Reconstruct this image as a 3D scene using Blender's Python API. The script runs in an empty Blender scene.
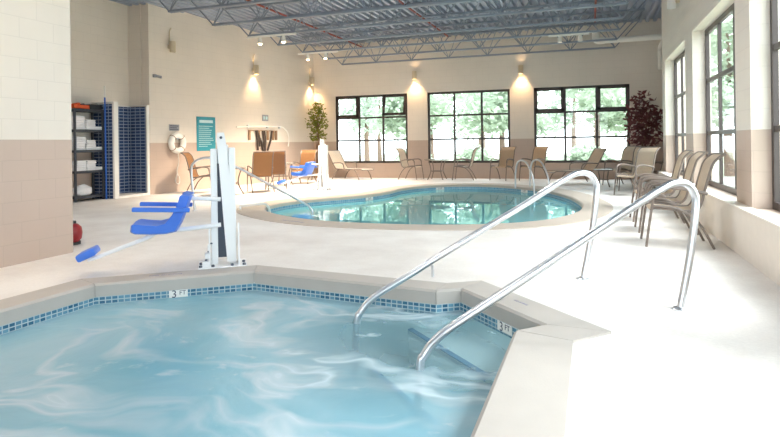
import bpy, bmesh, math, random
from mathutils import Vector, Matrix
from math import sin, cos, pi, radians
random.seed(7)
sc = bpy.context.scene
COL = sc.collection

# ------------------------------------------------------------------ materials
def srgb(r, g, b):
    def f(c):
        c /= 255.0
        return c / 12.92 if c <= 0.04045 else ((c + 0.055) / 1.055) ** 2.4
    return (f(r), f(g), f(b), 1.0)

def newmat(name):
    m = bpy.data.materials.new(name); m.use_nodes = True
    nt = m.node_tree; nt.nodes.clear()
    out = nt.nodes.new('ShaderNodeOutputMaterial')
    return m, nt, out

def N(nt, t, **kw):
    n = nt.nodes.new(t)
    for k, v in kw.items():
        if k in n.inputs: n.inputs[k].default_value = v
        else: setattr(n, k, v)
    return n

def mat(name, col, rough=0.5, metal=0.0, var=0.06, scale=9.0, bump=0.0, bscale=60.0, spec=0.5, coat=0.0):
    """plain painted / cloth / metal surface with slight noise variation"""
    m, nt, out = newmat(name)
    L = nt.links.new
    p = N(nt, 'ShaderNodeBsdfPrincipled'); p.inputs['Roughness'].default_value = rough
    p.inputs['Metallic'].default_value = metal
    p.inputs['Specular IOR Level'].default_value = spec
    p.inputs['Coat Weight'].default_value = coat
    tc = N(nt, 'ShaderNodeTexCoord')
    no = N(nt, 'ShaderNodeTexNoise', Scale=scale, Detail=4.0)
    L(tc.outputs['Object'], no.inputs['Vector'])
    hs = N(nt, 'ShaderNodeMix', data_type='RGBA')
    hs.inputs[6].default_value = tuple(max(0, c * (1 - var)) for c in col[:3]) + (1,)
    hs.inputs[7].default_value = tuple(min(1, c * (1 + var)) for c in col[:3]) + (1,)
    L(no.outputs['Fac'], hs.inputs[0]); L(hs.outputs[2], p.inputs['Base Color'])
    if bump:
        nb = N(nt, 'ShaderNodeTexNoise', Scale=bscale, Detail=3.0)
        L(tc.outputs['Object'], nb.inputs['Vector'])
        b = N(nt, 'ShaderNodeBump', Strength=bump, Distance=0.01)
        L(nb.outputs['Fac'], b.inputs['Height']); L(b.outputs['Normal'], p.inputs['Normal'])
    L(p.outputs[0], out.inputs[0])
    return m

def emis(name, col, s):
    m, nt, out = newmat(name)
    e = N(nt, 'ShaderNodeEmission', Strength=s); e.inputs[0].default_value = col
    nt.links.new(e.outputs[0], out.inputs[0]); return m

def wall_mat():
    """painted concrete block: tan dado below 1.29 m, cream above"""
    m, nt, out = newmat('painted_block'); L = nt.links.new
    p = N(nt, 'ShaderNodeBsdfPrincipled', Roughness=0.55)
    g = N(nt, 'ShaderNodeNewGeometry'); sp = N(nt, 'ShaderNodeSeparateXYZ')
    L(g.outputs['Position'], sp.inputs[0])
    ad = N(nt, 'ShaderNodeMath', operation='ADD'); L(sp.outputs[0], ad.inputs[0]); L(sp.outputs[1], ad.inputs[1])
    cb = N(nt, 'ShaderNodeCombineXYZ'); L(ad.outputs[0], cb.inputs[0]); L(sp.outputs[2], cb.inputs[1])
    br = N(nt, 'ShaderNodeTexBrick', Scale=1.0)
    br.inputs['Brick Width'].default_value = 0.406; br.inputs['Row Height'].default_value = 0.2145
    br.inputs['Mortar Size'].default_value = 0.006; br.inputs['Mortar Smooth'].default_value = 0.5
    L(cb.outputs[0], br.inputs['Vector'])
    st = N(nt, 'ShaderNodeMath', operation='GREATER_THAN'); st.inputs[1].default_value = 1.29
    L(sp.outputs[2], st.inputs[0])
    mx = N(nt, 'ShaderNodeMix', data_type='RGBA')
    mx.inputs[6].default_value = srgb(198, 178, 164); mx.inputs[7].default_value = srgb(228, 220, 209)
    L(st.outputs[0], mx.inputs[0])
    no = N(nt, 'ShaderNodeTexNoise', Scale=1.3, Detail=5.0); L(g.outputs['Position'], no.inputs['Vector'])
    rm = N(nt, 'ShaderNodeMapRange'); rm.inputs[3].default_value = 0.93; rm.inputs[4].default_value = 1.06
    L(no.outputs['Fac'], rm.inputs[0])
    mo = N(nt, 'ShaderNodeMapRange'); mo.inputs[3].default_value = 1.0; mo.inputs[4].default_value = 0.93
    L(br.outputs['Fac'], mo.inputs[0])
    mm = N(nt, 'ShaderNodeMath', operation='MULTIPLY'); L(rm.outputs[0], mm.inputs[0]); L(mo.outputs[0], mm.inputs[1])
    vm = N(nt, 'ShaderNodeVectorMath', operation='SCALE'); L(mx.outputs[2], vm.inputs[0]); L(mm.outputs[0], vm.inputs['Scale'])
    L(vm.outputs[0], p.inputs['Base Color'])
    b = N(nt, 'ShaderNodeBump', Strength=0.25, Distance=0.004, invert=True)
    L(br.outputs['Fac'], b.inputs['Height']); L(b.outputs['Normal'], p.inputs['Normal'])
    L(p.outputs[0], out.inputs[0]); return m

def floor_mat():
    m, nt, out = newmat('deck_concrete'); L = nt.links.new
    p = N(nt, 'ShaderNodeBsdfPrincipled', Roughness=0.6)
    g = N(nt, 'ShaderNodeNewGeometry')
    n1 = N(nt, 'ShaderNodeTexNoise', Scale=0.9, Detail=6.0, Roughness=0.65); L(g.outputs['Position'], n1.inputs['Vector'])
    n2 = N(nt, 'ShaderNodeTexNoise', Scale=45.0, Detail=4.0); L(g.outputs['Position'], n2.inputs['Vector'])
    cr = N(nt, 'ShaderNodeValToRGB')
    cr.color_ramp.elements[0].position = 0.3; cr.color_ramp.elements[0].color = srgb(216, 210, 205)
    cr.color_ramp.elements[1].position = 0.62; cr.color_ramp.elements[1].color = srgb(236, 233, 229)
    L(n1.outputs['Fac'], cr.inputs[0])
    r2 = N(nt, 'ShaderNodeMapRange'); r2.inputs[3].default_value = 0.9; r2.inputs[4].default_value = 1.08
    L(n2.outputs['Fac'], r2.inputs[0])
    vm = N(nt, 'ShaderNodeVectorMath', operation='SCALE'); L(cr.outputs[0], vm.inputs[0]); L(r2.outputs[0], vm.inputs['Scale'])
    L(vm.outputs[0], p.inputs['Base Color'])
    b = N(nt, 'ShaderNodeBump', Strength=0.25, Distance=0.004); L(n2.outputs['Fac'], b.inputs['Height']); L(b.outputs['Normal'], p.inputs['Normal'])
    L(p.outputs[0], out.inputs[0]); return m

def tile_mat(name, c1, c2, mortar, w, h, ms, rough=0.25, axis='wall'):
    m, nt, out = newmat(name); L = nt.links.new
    p = N(nt, 'ShaderNodeBsdfPrincipled', Roughness=rough)
    if axis == 'uv': cb = N(nt, 'ShaderNodeUVMap')
    else:
        g = N(nt, 'ShaderNodeNewGeometry'); sp = N(nt, 'ShaderNodeSeparateXYZ'); L(g.outputs['Position'], sp.inputs[0])
        ad = N(nt, 'ShaderNodeMath', operation='SUBTRACT'); L(sp.outputs[0], ad.inputs[0]); L(sp.outputs[1], ad.inputs[1])
        cb = N(nt, 'ShaderNodeCombineXYZ'); L(ad.outputs[0], cb.inputs[0]); L(sp.outputs[2], cb.inputs[1])
    br = N(nt, 'ShaderNodeTexBrick', Scale=1.0, offset=0.0)
    br.inputs['Brick Width'].default_value = w; br.inputs['Row Height'].default_value = h
    br.inputs['Mortar Size'].default_value = ms; br.inputs['Bias'].default_value = 0.0
    br.inputs['Color1'].default_value = c1; br.inputs['Color2'].default_value = c2; br.inputs['Mortar'].default_value = mortar
    L(cb.outputs[0], br.inputs['Vector']); L(br.outputs['Color'], p.inputs['Base Color'])
    L(p.outputs[0], out.inputs[0]); return m

def glass_mat():
    m, nt, out = newmat('window_glass'); L = nt.links.new
    t = N(nt, 'ShaderNodeBsdfTransparent'); t.inputs[0].default_value = (0.96, 0.985, 0.98, 1)
    gl = N(nt, 'ShaderNodeBsdfGlossy', Roughness=0.02)
    g = N(nt, 'ShaderNodeNewGeometry')
    dt = N(nt, 'ShaderNodeVectorMath', operation='DOT_PRODUCT'); L(g.outputs['Incoming'], dt.inputs[0]); L(g.outputs['Normal'], dt.inputs[1])
    ab = N(nt, 'ShaderNodeMath', operation='ABSOLUTE'); L(dt.outputs['Value'], ab.inputs[0])
    om = N(nt, 'ShaderNodeMath', operation='SUBTRACT'); om.inputs[0].default_value = 1.0; L(ab.outputs[0], om.inputs[1])
    pw = N(nt, 'ShaderNodeMath', operation='POWER'); pw.inputs[1].default_value = 5.0; L(om.outputs[0], pw.inputs[0])
    fr = N(nt, 'ShaderNodeMath', operation='MULTIPLY_ADD'); fr.inputs[1].default_value = 0.4; fr.inputs[2].default_value = 0.02; L(pw.outputs[0], fr.inputs[0])
    mx = N(nt, 'ShaderNodeMixShader')
    L(fr.outputs[0], mx.inputs[0]); L(t.outputs[0], mx.inputs[1]); L(gl.outputs[0], mx.inputs[2]); L(mx.outputs[0], out.inputs[0]); return m

def pool_water_mat():
    m, nt, out = newmat('clear_pool_water'); L = nt.links.new
    tr = N(nt, 'ShaderNodeBsdfTransparent'); tr.inputs[0].default_value = (0.80, 0.95, 0.94, 1)
    df = N(nt, 'ShaderNodeBsdfDiffuse'); df.inputs[0].default_value = srgb(122, 204, 216)
    t = N(nt, 'ShaderNodeMixShader'); t.inputs[0].default_value = 0.8; L(tr.outputs[0], t.inputs[1]); L(df.outputs[0], t.inputs[2])
    gl = N(nt, 'ShaderNodeBsdfGlossy', Roughness=0.015); gl.inputs[0].default_value = (0.84, 0.98, 1.0, 1)
    fr = N(nt, 'ShaderNodeFresnel', IOR=1.33)
    g = N(nt, 'ShaderNodeNewGeometry')
    no = N(nt, 'ShaderNodeTexNoise', Scale=3.0, Detail=2.0); L(g.outputs['Position'], no.inputs['Vector'])
    b = N(nt, 'ShaderNodeBump', Strength=0.03, Distance=0.01); L(no.outputs['Fac'], b.inputs['Height'])
    L(b.outputs['Normal'], gl.inputs['Normal']); L(b.outputs['Normal'], fr.inputs['Normal'])
    mx = N(nt, 'ShaderNodeMixShader')
    L(fr.outputs[0], mx.inputs[0]); L(t.outputs[0], mx.inputs[1]); L(gl.outputs[0], mx.inputs[2]); L(mx.outputs[0], out.inputs[0]); return m

def tub_water_mat():
    """aerated spa water: milky body plus drifting foam streaks"""
    m, nt, out = newmat('bubbling_spa_water'); L = nt.links.new
    g = N(nt, 'ShaderNodeNewGeometry')
    # swirled coordinates
    w1 = N(nt, 'ShaderNodeTexNoise', Scale=0.9, Detail=2.0); L(g.outputs['Position'], w1.inputs['Vector'])
    sub = N(nt, 'ShaderNodeVectorMath', operation='SUBTRACT'); L(w1.outputs['Color'], sub.inputs[0]); sub.inputs[1].default_value = (0.5, 0.5, 0.5)
    scl = N(nt, 'ShaderNodeVectorMath', operation='SCALE'); scl.inputs['Scale'].default_value = 1.3; L(sub.outputs[0], scl.inputs[0])
    add = N(nt, 'ShaderNodeVectorMath', operation='ADD'); L(g.outputs['Position'], add.inputs[0]); L(scl.outputs[0], add.inputs[1])
    mp = N(nt, 'ShaderNodeMapping'); mp.inputs['Rotation'].default_value = (0, 0, radians(-28)); mp.inputs['Scale'].default_value = (0.75, 1.9, 1)
    L(add.outputs[0], mp.inputs['Vector'])
    f1 = N(nt, 'ShaderNodeTexNoise', Scale=0.95, Detail=3.5, Roughness=0.5); L(mp.outputs[0], f1.inputs['Vector'])
    sb = N(nt, 'ShaderNodeMath', operation='SUBTRACT'); sb.inputs[1].default_value = 0.5; L(f1.outputs['Fac'], sb.inputs[0])
    ab = N(nt, 'ShaderNodeMath', operation='ABSOLUTE'); L(sb.outputs[0], ab.inputs[0])
    r1 = N(nt, 'ShaderNodeMapRange'); r1.inputs[1].default_value = 0.0; r1.inputs[2].default_value = 0.10; r1.inputs[3].default_value = 0.82; r1.inputs[4].default_value = 0.0; L(ab.outputs[0], r1.inputs[0])
    brk = N(nt, 'ShaderNodeTexNoise', Scale=0.8, Detail=3.0); L(add.outputs[0], brk.inputs['Vector'])
    rb = N(nt, 'ShaderNodeMapRange'); rb.inputs[1].default_value = 0.38; rb.inputs[2].default_value = 0.56; L(brk.outputs['Fac'], rb.inputs[0])
    m1 = N(nt, 'ShaderNodeMath', operation='MULTIPLY'); L(r1.outputs[0], m1.inputs[0]); L(rb.outputs[0], m1.inputs[1])
    f2 = N(nt, 'ShaderNodeTexNoise', Scale=5.0, Detail=5.0, Roughness=0.6); L(add.outputs[0], f2.inputs['Vector'])
    r2 = N(nt, 'ShaderNodeMapRange'); r2.inputs[1].default_value = 0.53; r2.inputs[2].default_value = 0.74; r2.inputs[4].default_value = 0.7; L(f2.outputs['Fac'], r2.inputs[0])
    f3 = N(nt, 'ShaderNodeTexNoise', Scale=0.7, Detail=4.0); L(add.outputs[0], f3.inputs['Vector'])
    r3 = N(nt, 'ShaderNodeMapRange'); r3.inputs[1].default_value = 0.35; r3.inputs[2].default_value = 0.75; r3.inputs[4].default_value = 0.65; L(f3.outputs['Fac'], r3.inputs[0])
    mxa = N(nt, 'ShaderNodeMath', operation='MAXIMUM'); L(m1.outputs[0], mxa.inputs[0]); L(r2.outputs[0], mxa.inputs[1])
    mxm = N(nt, 'ShaderNodeMath', operation='MAXIMUM'); L(mxa.outputs[0], mxm.inputs[0]); L(r3.outputs[0], mxm.inputs[1])
    colr = N(nt, 'ShaderNodeMix', data_type='RGBA')
    colr.inputs[6].default_value = srgb(124, 186, 206); colr.inputs[7].default_value = srgb(220, 232, 240)
    L(mxm.outputs[0], colr.inputs[0])
    p = N(nt, 'ShaderNodeBsdfPrincipled', Roughness=0.25); L(colr.outputs[2], p.inputs['Base Color'])
    nb = N(nt, 'ShaderNodeTexNoise', Scale=6.0, Detail=3.0); L(add.outputs[0], nb.inputs['Vector'])
    b = N(nt, 'ShaderNodeBump', Strength=0.18, Distance=0.03); L(nb.outputs['Fac'], b.inputs['Height']); L(b.outputs['Normal'], p.inputs['Normal'])
    t = N(nt, 'ShaderNodeBsdfTransparent'); t.inputs[0].default_value = (0.82, 0.91, 0.93, 1)
    # fewer bubbles over the entry steps
    dist = N(nt, 'ShaderNodeVectorMath', operation='DISTANCE'); L(g.outputs['Position'], dist.inputs[0]); dist.inputs[1].default_value = (-0.85, 3.95, -0.165)
    cl = N(nt, 'ShaderNodeMapRange'); cl.inputs[1].default_value = 0.55; cl.inputs[2].default_value = 1.35; cl.inputs[3].default_value = 0.22; cl.inputs[4].default_value = 0.78; L(dist.outputs['Value'], cl.inputs[0])
    op = N(nt, 'ShaderNodeMath', operation='MAXIMUM'); L(cl.outputs[0], op.inputs[0]); L(mxa.outputs[0], op.inputs[1])
    mx = N(nt, 'ShaderNodeMixShader'); L(op.outputs[0], mx.inputs[0]); L(t.outputs[0], mx.inputs[1]); L(p.outputs[0], mx.inputs[2])
    L(mx.outputs[0], out.inputs[0]); return m

def leaf_mat(name, c1, c2, rough=0.5, trans=0.25):
    m, nt, out = newmat(name); L = nt.links.new
    g = N(nt, 'ShaderNodeNewGeometry')
    no = N(nt, 'ShaderNodeTexNoise', Scale=6.0, Detail=3.0); L(g.outputs['Position'], no.inputs['Vector'])
    cr = N(nt, 'ShaderNodeMix', data_type='RGBA'); cr.inputs[6].default_value = c1; cr.inputs[7].default_value = c2
    L(no.outputs['Fac'], cr.inputs[0])
    d = N(nt, 'ShaderNodeBsdfDiffuse'); t = N(nt, 'ShaderNodeBsdfTranslucent')
    L(cr.outputs[2], d.inputs[0]); L(cr.outputs[2], t.inputs[0])
    mx = N(nt, 'ShaderNodeMixShader'); mx.inputs[0].default_value = trans
    L(d.outputs[0], mx.inputs[1]); L(t.outputs[0], mx.inputs[2]); L(mx.outputs[0], out.inputs[0]); return m

def sling_mat(name, c1, c2):
    m, nt, out = newmat(name); L = nt.links.new
    tc = N(nt, 'ShaderNodeTexCoord')
    wv = N(nt, 'ShaderNodeTexWave', Scale=28.0, Distortion=0.0); L(tc.outputs['Object'], wv.inputs['Vector'])
    mx = N(nt, 'ShaderNodeMix', data_type='RGBA'); mx.inputs[6].default_value = c1; mx.inputs[7].default_value = c2
    L(wv.outputs['Fac'], mx.inputs[0])
    p = N(nt, 'ShaderNodeBsdfPrincipled', Roughness=0.7); L(mx.outputs[2], p.inputs['Base Color'])
    t = N(nt, 'ShaderNodeBsdfTranslucent'); L(mx.outputs[2], t.inputs[0])
    ms = N(nt, 'ShaderNodeMixShader'); ms.inputs[0].default_value = 0.25
    L(p.outputs[0], ms.inputs[1]); L(t.outputs[0], ms.inputs[2]); L(ms.outputs[0], out.inputs[0]); return m

M = dict(
    wall=wall_mat(), floor=floor_mat(), glass=glass_mat(), water=pool_water_mat(), spa=tub_water_mat(),
    sill=mat('pale_sill_paint', srgb(240, 234, 224), 0.4, var=0.02),
    ledge=mat('ledge_block', srgb(228, 218, 207), 0.6, var=0.05, bump=0.1),
    poolcoping=mat('tan_pool_coping', srgb(194, 182, 170), 0.65, var=0.06, scale=6, bump=0.12, bscale=90),
    coping=mat('coping_concrete', srgb(184, 178, 172), 0.65, var=0.06, scale=6, bump=0.12, bscale=90),
    deckmetal=mat('blue_grey_metal_deck', srgb(158, 168, 186), 0.45, 0.3, var=0.08, scale=2),
    truss=mat('blue_grey_steel_paint', srgb(134, 144, 158), 0.45, 0.1, var=0.08),
    redpipe=mat('red_oxide_pipe', srgb(150, 66, 56), 0.5),
    whitepaint=mat('white_paint', srgb(240, 238, 232), 0.4, var=0.02),
    creampaint=mat('cream_conduit', srgb(212, 196, 168), 0.5, var=0.03),
    frame=mat('dark_bronze_frame', srgb(70, 62, 60), 0.4, 0.2, var=0.08),
    steel=mat('brushed_steel', srgb(214, 217, 222), 0.3, 1.0, var=0.04, scale=20),
    poolfloor=mat('pool_plaster', srgb(176, 214, 212), 0.7, var=0.05, scale=2),
    spafloor=mat('spa_plaster', srgb(196, 214, 216), 0.7, var=0.05, scale=2),
    tile=tile_mat('blue_mosaic_band', srgb(44, 94, 124), srgb(104, 150, 174), srgb(178, 196, 202), 0.05, 0.0325, 0.0045, axis='uv'),
    pooltile=tile_mat('pool_mosaic_band', srgb(84, 146, 182), srgb(122, 172, 198), srgb(180, 204, 214), 0.05, 0.05, 0.005, axis='uv'),
    steptile=mat('blue_nosing_tile', srgb(60, 118, 156), 0.3, var=0.25, scale=40),
    showertile=tile_mat('navy_shower_tile', srgb(48, 64, 98), srgb(66, 86, 124), srgb(150, 164, 186), 0.15, 0.08, 0.009, 0.2),
    trim=mat('white_corner_trim', srgb(236, 234, 230), 0.4, var=0.02),
    plastic_white=mat('white_lift_coating', srgb(240, 242, 244), 0.28, var=0.015),
    plastic_blue=mat('blue_moulded_plastic', srgb(64, 118, 218), 0.4, var=0.05),
    darkslot=mat('dark_grey_metal', srgb(92, 98, 112), 0.4, 0.4),
    black=mat('black_plastic', srgb(44, 46, 50), 0.5, var=0.1),
    shelf=mat('charcoal_resin_shelf', srgb(62, 66, 74), 0.5, var=0.1),
    towel=mat('white_terry', srgb(238, 238, 240), 0.9, var=0.03, bump=0.5, bscale=120),
    orange=mat('orange_plastic', srgb(226, 88, 36), 0.45),
    bluepole=mat('blue_pole', srgb(48, 104, 196), 0.35),
    red=mat('deep_red_paint', srgb(150, 28, 36), 0.35),
    sling=sling_mat('tan_sling_mesh', srgb(188, 162, 134), srgb(208, 184, 156)),
    slingl=sling_mat('beige_sling_mesh', srgb(208, 190, 168), srgb(224, 208, 188)),
    slingb=sling_mat('brown_sling_mesh', srgb(140, 98, 60), srgb(164, 122, 82)),
    bronze=mat('taupe_powder_coat', srgb(126, 114, 106), 0.4, 0.2),
    tabletop=mat('grey_glass_top', srgb(150, 148, 142), 0.15),
    sign=mat('teal_sign_board', srgb(44, 148, 166), 0.5, var=0.1),
    signw=mat('pale_sign_print', srgb(190, 222, 226), 0.6),
    greysign=mat('grey_sign_board', srgb(150, 152, 158), 0.5),
    inkdark=mat('dark_ink', srgb(52, 56, 84), 0.6),
    inkpurple=mat('faded_violet_ink', srgb(150, 146, 166), 0.7),
    strap=mat('dark_brown_strap', srgb(70, 58, 52), 0.8),
    strapt=mat('tan_buckle_pad', srgb(150, 118, 88), 0.7),
    leaf=leaf_mat('ficus_leaf', srgb(92, 112, 56), srgb(160, 158, 84)),
    leafr=leaf_mat('burgundy_leaf', srgb(92, 50, 60), srgb(134, 92, 88)),
    bark=mat('brown_bark', srgb(120, 92, 70), 0.8, var=0.2, bump=0.4),
    pot=mat('woven_planter', srgb(140, 108, 76), 0.7, var=0.15, scale=40),
    tree1=leaf_mat('sunlit_tree_leaf', srgb(156, 172, 150), srgb(190, 202, 184), trans=0.4),
    tree2=leaf_mat('grey_green_leaf', srgb(168, 182, 168), srgb(202, 212, 200), trans=0.4),
    trunk=mat('outdoor_bark', srgb(124, 104, 92), 0.9, var=0.2),
    lawn=mat('sunny_lawn', srgb(164, 168, 148), 0.9, var=0.15, scale=0.6),
    patio=mat('pale_patio', srgb(184, 182, 176), 0.9, var=0.05, scale=0.6),
    lampglow=emis('warm_lamp_lens', srgb(255, 214, 160), 14.0),
)

# ------------------------------------------------------------------ mesh helpers
class MB:
    mirror = False
    def __init__(s): s.bm = bmesh.new()
    def box(s, x0, x1, y0, y1, z0, z1, mtx=None, bev=0.0):
        r = bmesh.ops.create_cube(s.bm, size=1.0)
        vs = r['verts']
        for v in vs:
            v.co = Vector(((x0 + x1) / 2 + v.co.x * (x1 - x0), (y0 + y1) / 2 + v.co.y * (y1 - y0), (z0 + z1) / 2 + v.co.z * (z1 - z0)))
        if bev:
            es = list({e for v in vs for e in v.link_edges})
            rb = bmesh.ops.bevel(s.bm, geom=es, offset=bev, segments=2, affect='EDGES', profile=0.5)
            vs = list({v for f in rb['faces'] for v in f.verts} | {v for v in vs if v.is_valid})
        if mtx is not None:
            for v in vs: v.co = mtx @ v.co
        return s
    def prism(s, pts, z0, z1):
        a = [s.bm.verts.new((x, y, z0)) for x, y in pts]; b = [s.bm.verts.new((x, y, z1)) for x, y in pts]
        n = len(pts)
        s.bm.faces.new(list(reversed(a))); s.bm.faces.new(b)
        for i in range(n): s.bm.faces.new((a[i], a[(i + 1) % n], b[(i + 1) % n], b[i]))
        return s
    def profile(s, pts, x0, x1, mtx=None):
        """polygon in (y,z) extruded along x"""
        a = [s.bm.verts.new((x0, y, z)) for y, z in pts]; b = [s.bm.verts.new((x1, y, z)) for y, z in pts]
        n = len(pts)
        s.bm.faces.new(a); s.bm.faces.new(list(reversed(b)))
        for i in range(n): s.bm.faces.new((a[(i + 1) % n], a[i], b[i], b[(i + 1) % n]))
        if mtx is not None:
            for v in a + b: v.co = mtx @ v.co
        return s
    def tube(s, path, r, seg=10, cap=True):
        P = [Vector(p) for p in path]
        n = len(P); rr = r if isinstance(r, (list, tuple)) else [r] * n
        T = []
        for i in range(n):
            t = (P[min(i + 1, n - 1)] - P[max(i - 1, 0)])
            T.append(t.normalized())
        up = Vector((0, 0, 1)) if abs(T[0].z) < 0.9 else Vector((1, 0, 0))
        u = T[0].cross(up).normalized()
        rings = []
        for i in range(n):
            u = (u - T[i] * u.dot(T[i])).normalized(); w = T[i].cross(u)
            rings.append([s.bm.verts.new(P[i] + (u * cos(2 * pi * k / seg) + w * sin(2 * pi * k / seg)) * rr[i]) for k in range(seg)])
        for i in range(n - 1):
            for k in range(seg):
                s.bm.faces.new((rings[i][k], rings[i][(k + 1) % seg], rings[i + 1][(k + 1) % seg], rings[i + 1][k]))
        if cap:
            s.bm.faces.new(list(reversed(rings[0]))); s.bm.faces.new(rings[-1])
        return s
    def lathe(s, prof, seg=24, cx=0, cy=0, mtx=None):
        rings = []; allv = []
        for r, z in prof:
            ring = [s.bm.verts.new((cx + r * cos(2 * pi * k / seg), cy + r * sin(2 * pi * k / seg), z)) for k in range(seg)]
            rings.append(ring); allv += ring
        for i in range(len(prof) - 1):
            for k in range(seg):
                s.bm.faces.new((rings[i][k], rings[i][(k + 1) % seg], rings[i + 1][(k + 1) % seg], rings[i + 1][k]))
        s.bm.faces.new(list(reversed(rings[0]))); s.bm.faces.new(rings[-1])
        if mtx is not None:
            for v in allv: v.co = mtx @ v.co
        return s
    def torus(s, R, r, mtx, seg=32, sub=12):
        rings = []
        for i in range(seg):
            a = 2 * pi * i / seg
            rings.append([s.bm.verts.new(mtx @ Vector(((R + r * cos(2 * pi * k / sub)) * cos(a), (R + r * cos(2 * pi * k / sub)) * sin(a), r * sin(2 * pi * k / sub)))) for k in range(sub)])
        for i in range(seg):
            for k in range(sub):
                s.bm.faces.new((rings[i][k], rings[(i + 1) % seg][k], rings[(i + 1) % seg][(k + 1) % sub], rings[i][(k + 1) % sub]))
        return s
    def strip(s, prof, x0, x1, th):
        """sheet following (y,z) profile, width along x, with thickness"""
        top = []; bot = []
        n = len(prof)
        for i, (y, z) in enumerate(prof):
            a = prof[max(i - 1, 0)]; b = prof[min(i + 1, n - 1)]
            t = Vector((b[0] - a[0], b[1] - a[1])).normalized(); nn = Vector((-t.y, t.x)) * th
            top.append((s.bm.verts.new((x0, y, z)), s.bm.verts.new((x1, y, z))))
            bot.append((s.bm.verts.new((x0, y + nn.x, z + nn.y)), s.bm.verts.new((x1, y + nn.x, z + nn.y))))
        for i in range(n - 1):
            s.bm.faces.new((top[i][0], top[i][1], top[i + 1][1], top[i + 1][0]))
            s.bm.faces.new((bot[i][1], bot[i][0], bot[i + 1][0], bot[i + 1][1]))
            s.bm.faces.new((top[i][0], top[i + 1][0], bot[i + 1][0], bot[i][0]))
            s.bm.faces.new((top[i + 1][1], top[i][1], bot[i][1], bot[i + 1][1]))
        s.bm.faces.new((top[0][1], top[0][0], bot[0][0], bot[0][1])); s.bm.faces.new((top[-1][0], top[-1][1], bot[-1][1], bot[-1][0]))
        return s
    def build(s, name, material, parent=None, smooth=False, loc=None, rot=None):
        if MB.mirror:
            for v in s.bm.verts: v.co.y = -v.co.y
        bmesh.ops.recalc_face_normals(s.bm, faces=s.bm.faces)
        me = bpy.data.meshes.new(name); s.bm.to_mesh(me); s.bm.free()
        me.materials.append(material)
        if smooth:
            for p in me.polygons: p.use_smooth = True
            try: me.set_sharp_from_angle(angle=radians(40))
            except Exception: pass
        o = bpy.data.objects.new(name, me); COL.objects.link(o)
        if parent: o.parent = parent
        if loc: o.location = loc
        if rot: o.rotation_euler = rot
        return o

def fillet(path, rad, n=6):
    P = [Vector(p) for p in path]; out = [P[0]]
    for i in range(1, len(P) - 1):
        a = (P[i - 1] - P[i]); b = (P[i + 1] - P[i])
        d = min(rad, a.length * 0.49, b.length * 0.49)
        p0 = P[i] + a.normalized() * d; p2 = P[i] + b.normalized() * d
        for k in range(n + 1):
            t = k / n
            out.append(p0 * (1 - t) ** 2 + P[i] * 2 * t * (1 - t) + p2 * t * t)
    out.append(P[-1]); return out

def smooth_path(path, n=6, closed=False):
    P = [Vector(p) for p in path]; out = []; L = len(P)
    for i in range(L if closed else L - 1):
        g = lambda k: P[k % L] if closed else P[min(max(k, 0), L - 1)]
        p0, p1, p2, p3 = g(i - 1), g(i), g(i + 1), g(i + 2)
        for k in range(n):
            t = k / n
            out.append(0.5 * ((2 * p1) + (p2 - p0) * t + (2 * p0 - 5 * p1 + 4 * p2 - p3) * t * t + (3 * p1 - p0 - 3 * p2 + p3) * t ** 3))
    if not closed: out.append(P[-1])
    return out

def tag(o, label, cat, group=None, kind=None):
    o['label'] = label; o['category'] = cat
    if group: o['group'] = group
    if kind: o['kind'] = kind
    return o

def struct(o): o['kind'] = 'structure'; return o

def thing(name, label, cat, loc=(0, 0, 0), rz=0.0, group=None):
    o = bpy.data.objects.new(name, None); COL.objects.link(o)
    o.empty_display_size = 0.1; o.location = loc; o.rotation_euler = (0, 0, rz)
    return tag(o, label, cat, group)

def copy_tree(o, parent=None):
    c = o.copy(); COL.objects.link(c)
    if parent: c.parent = parent
    for ch in list(o.children): copy_tree(ch, c)
    return c

def text_mesh(name, body, size, material, parent, mtx, ext=0.001):
    cu = bpy.data.curves.new(name, 'FONT'); cu.body = body; cu.size = size; cu.extrude = ext
    cu.align_x = 'CENTER'; cu.align_y = 'CENTER'
    t = bpy.data.objects.new(name + '_tmp', cu); COL.objects.link(t)
    dg = bpy.context.evaluated_depsgraph_get()
    me = bpy.data.meshes.new_from_object(t.evaluated_get(dg)); bpy.data.objects.remove(t); bpy.data.curves.remove(cu)
    me.transform(mtx); me.materials.clear(); me.materials.append(material); me.name = name
    o = bpy.data.objects.new(name, me); COL.objects.link(o); o.parent = parent
    return o

def frame_m(origin, xdir, ydir):
    x = Vector(xdir).normalized(); y = Vector(ydir); y = (y - x * y.dot(x)).normalized(); z = x.cross(y)
    m = Matrix((x, y, z)).transposed().to_4x4(); m.translation = Vector(origin); return m

# ------------------------------------------------------------------ room dimensions
XR, XL, YB, ZC = 1.546, 1.43, 18.98, 4.76
SILL, HEAD = 0.485, 2.915
LW0, LW1 = Vector((-10.4, 11.6)), Vector((-9.55, YB))
LWD = (LW1 - LW0).normalized(); LWN = Vector((LWD.y, -LWD.x))
def on_left(y, off=0.0):
    x = LW0.x + (y - LW0.y) * (LW1.x - LW0.x) / (LW1.y - LW0.y)
    return Vector((x + LWN.x * off, y + LWN.y * off))

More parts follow.
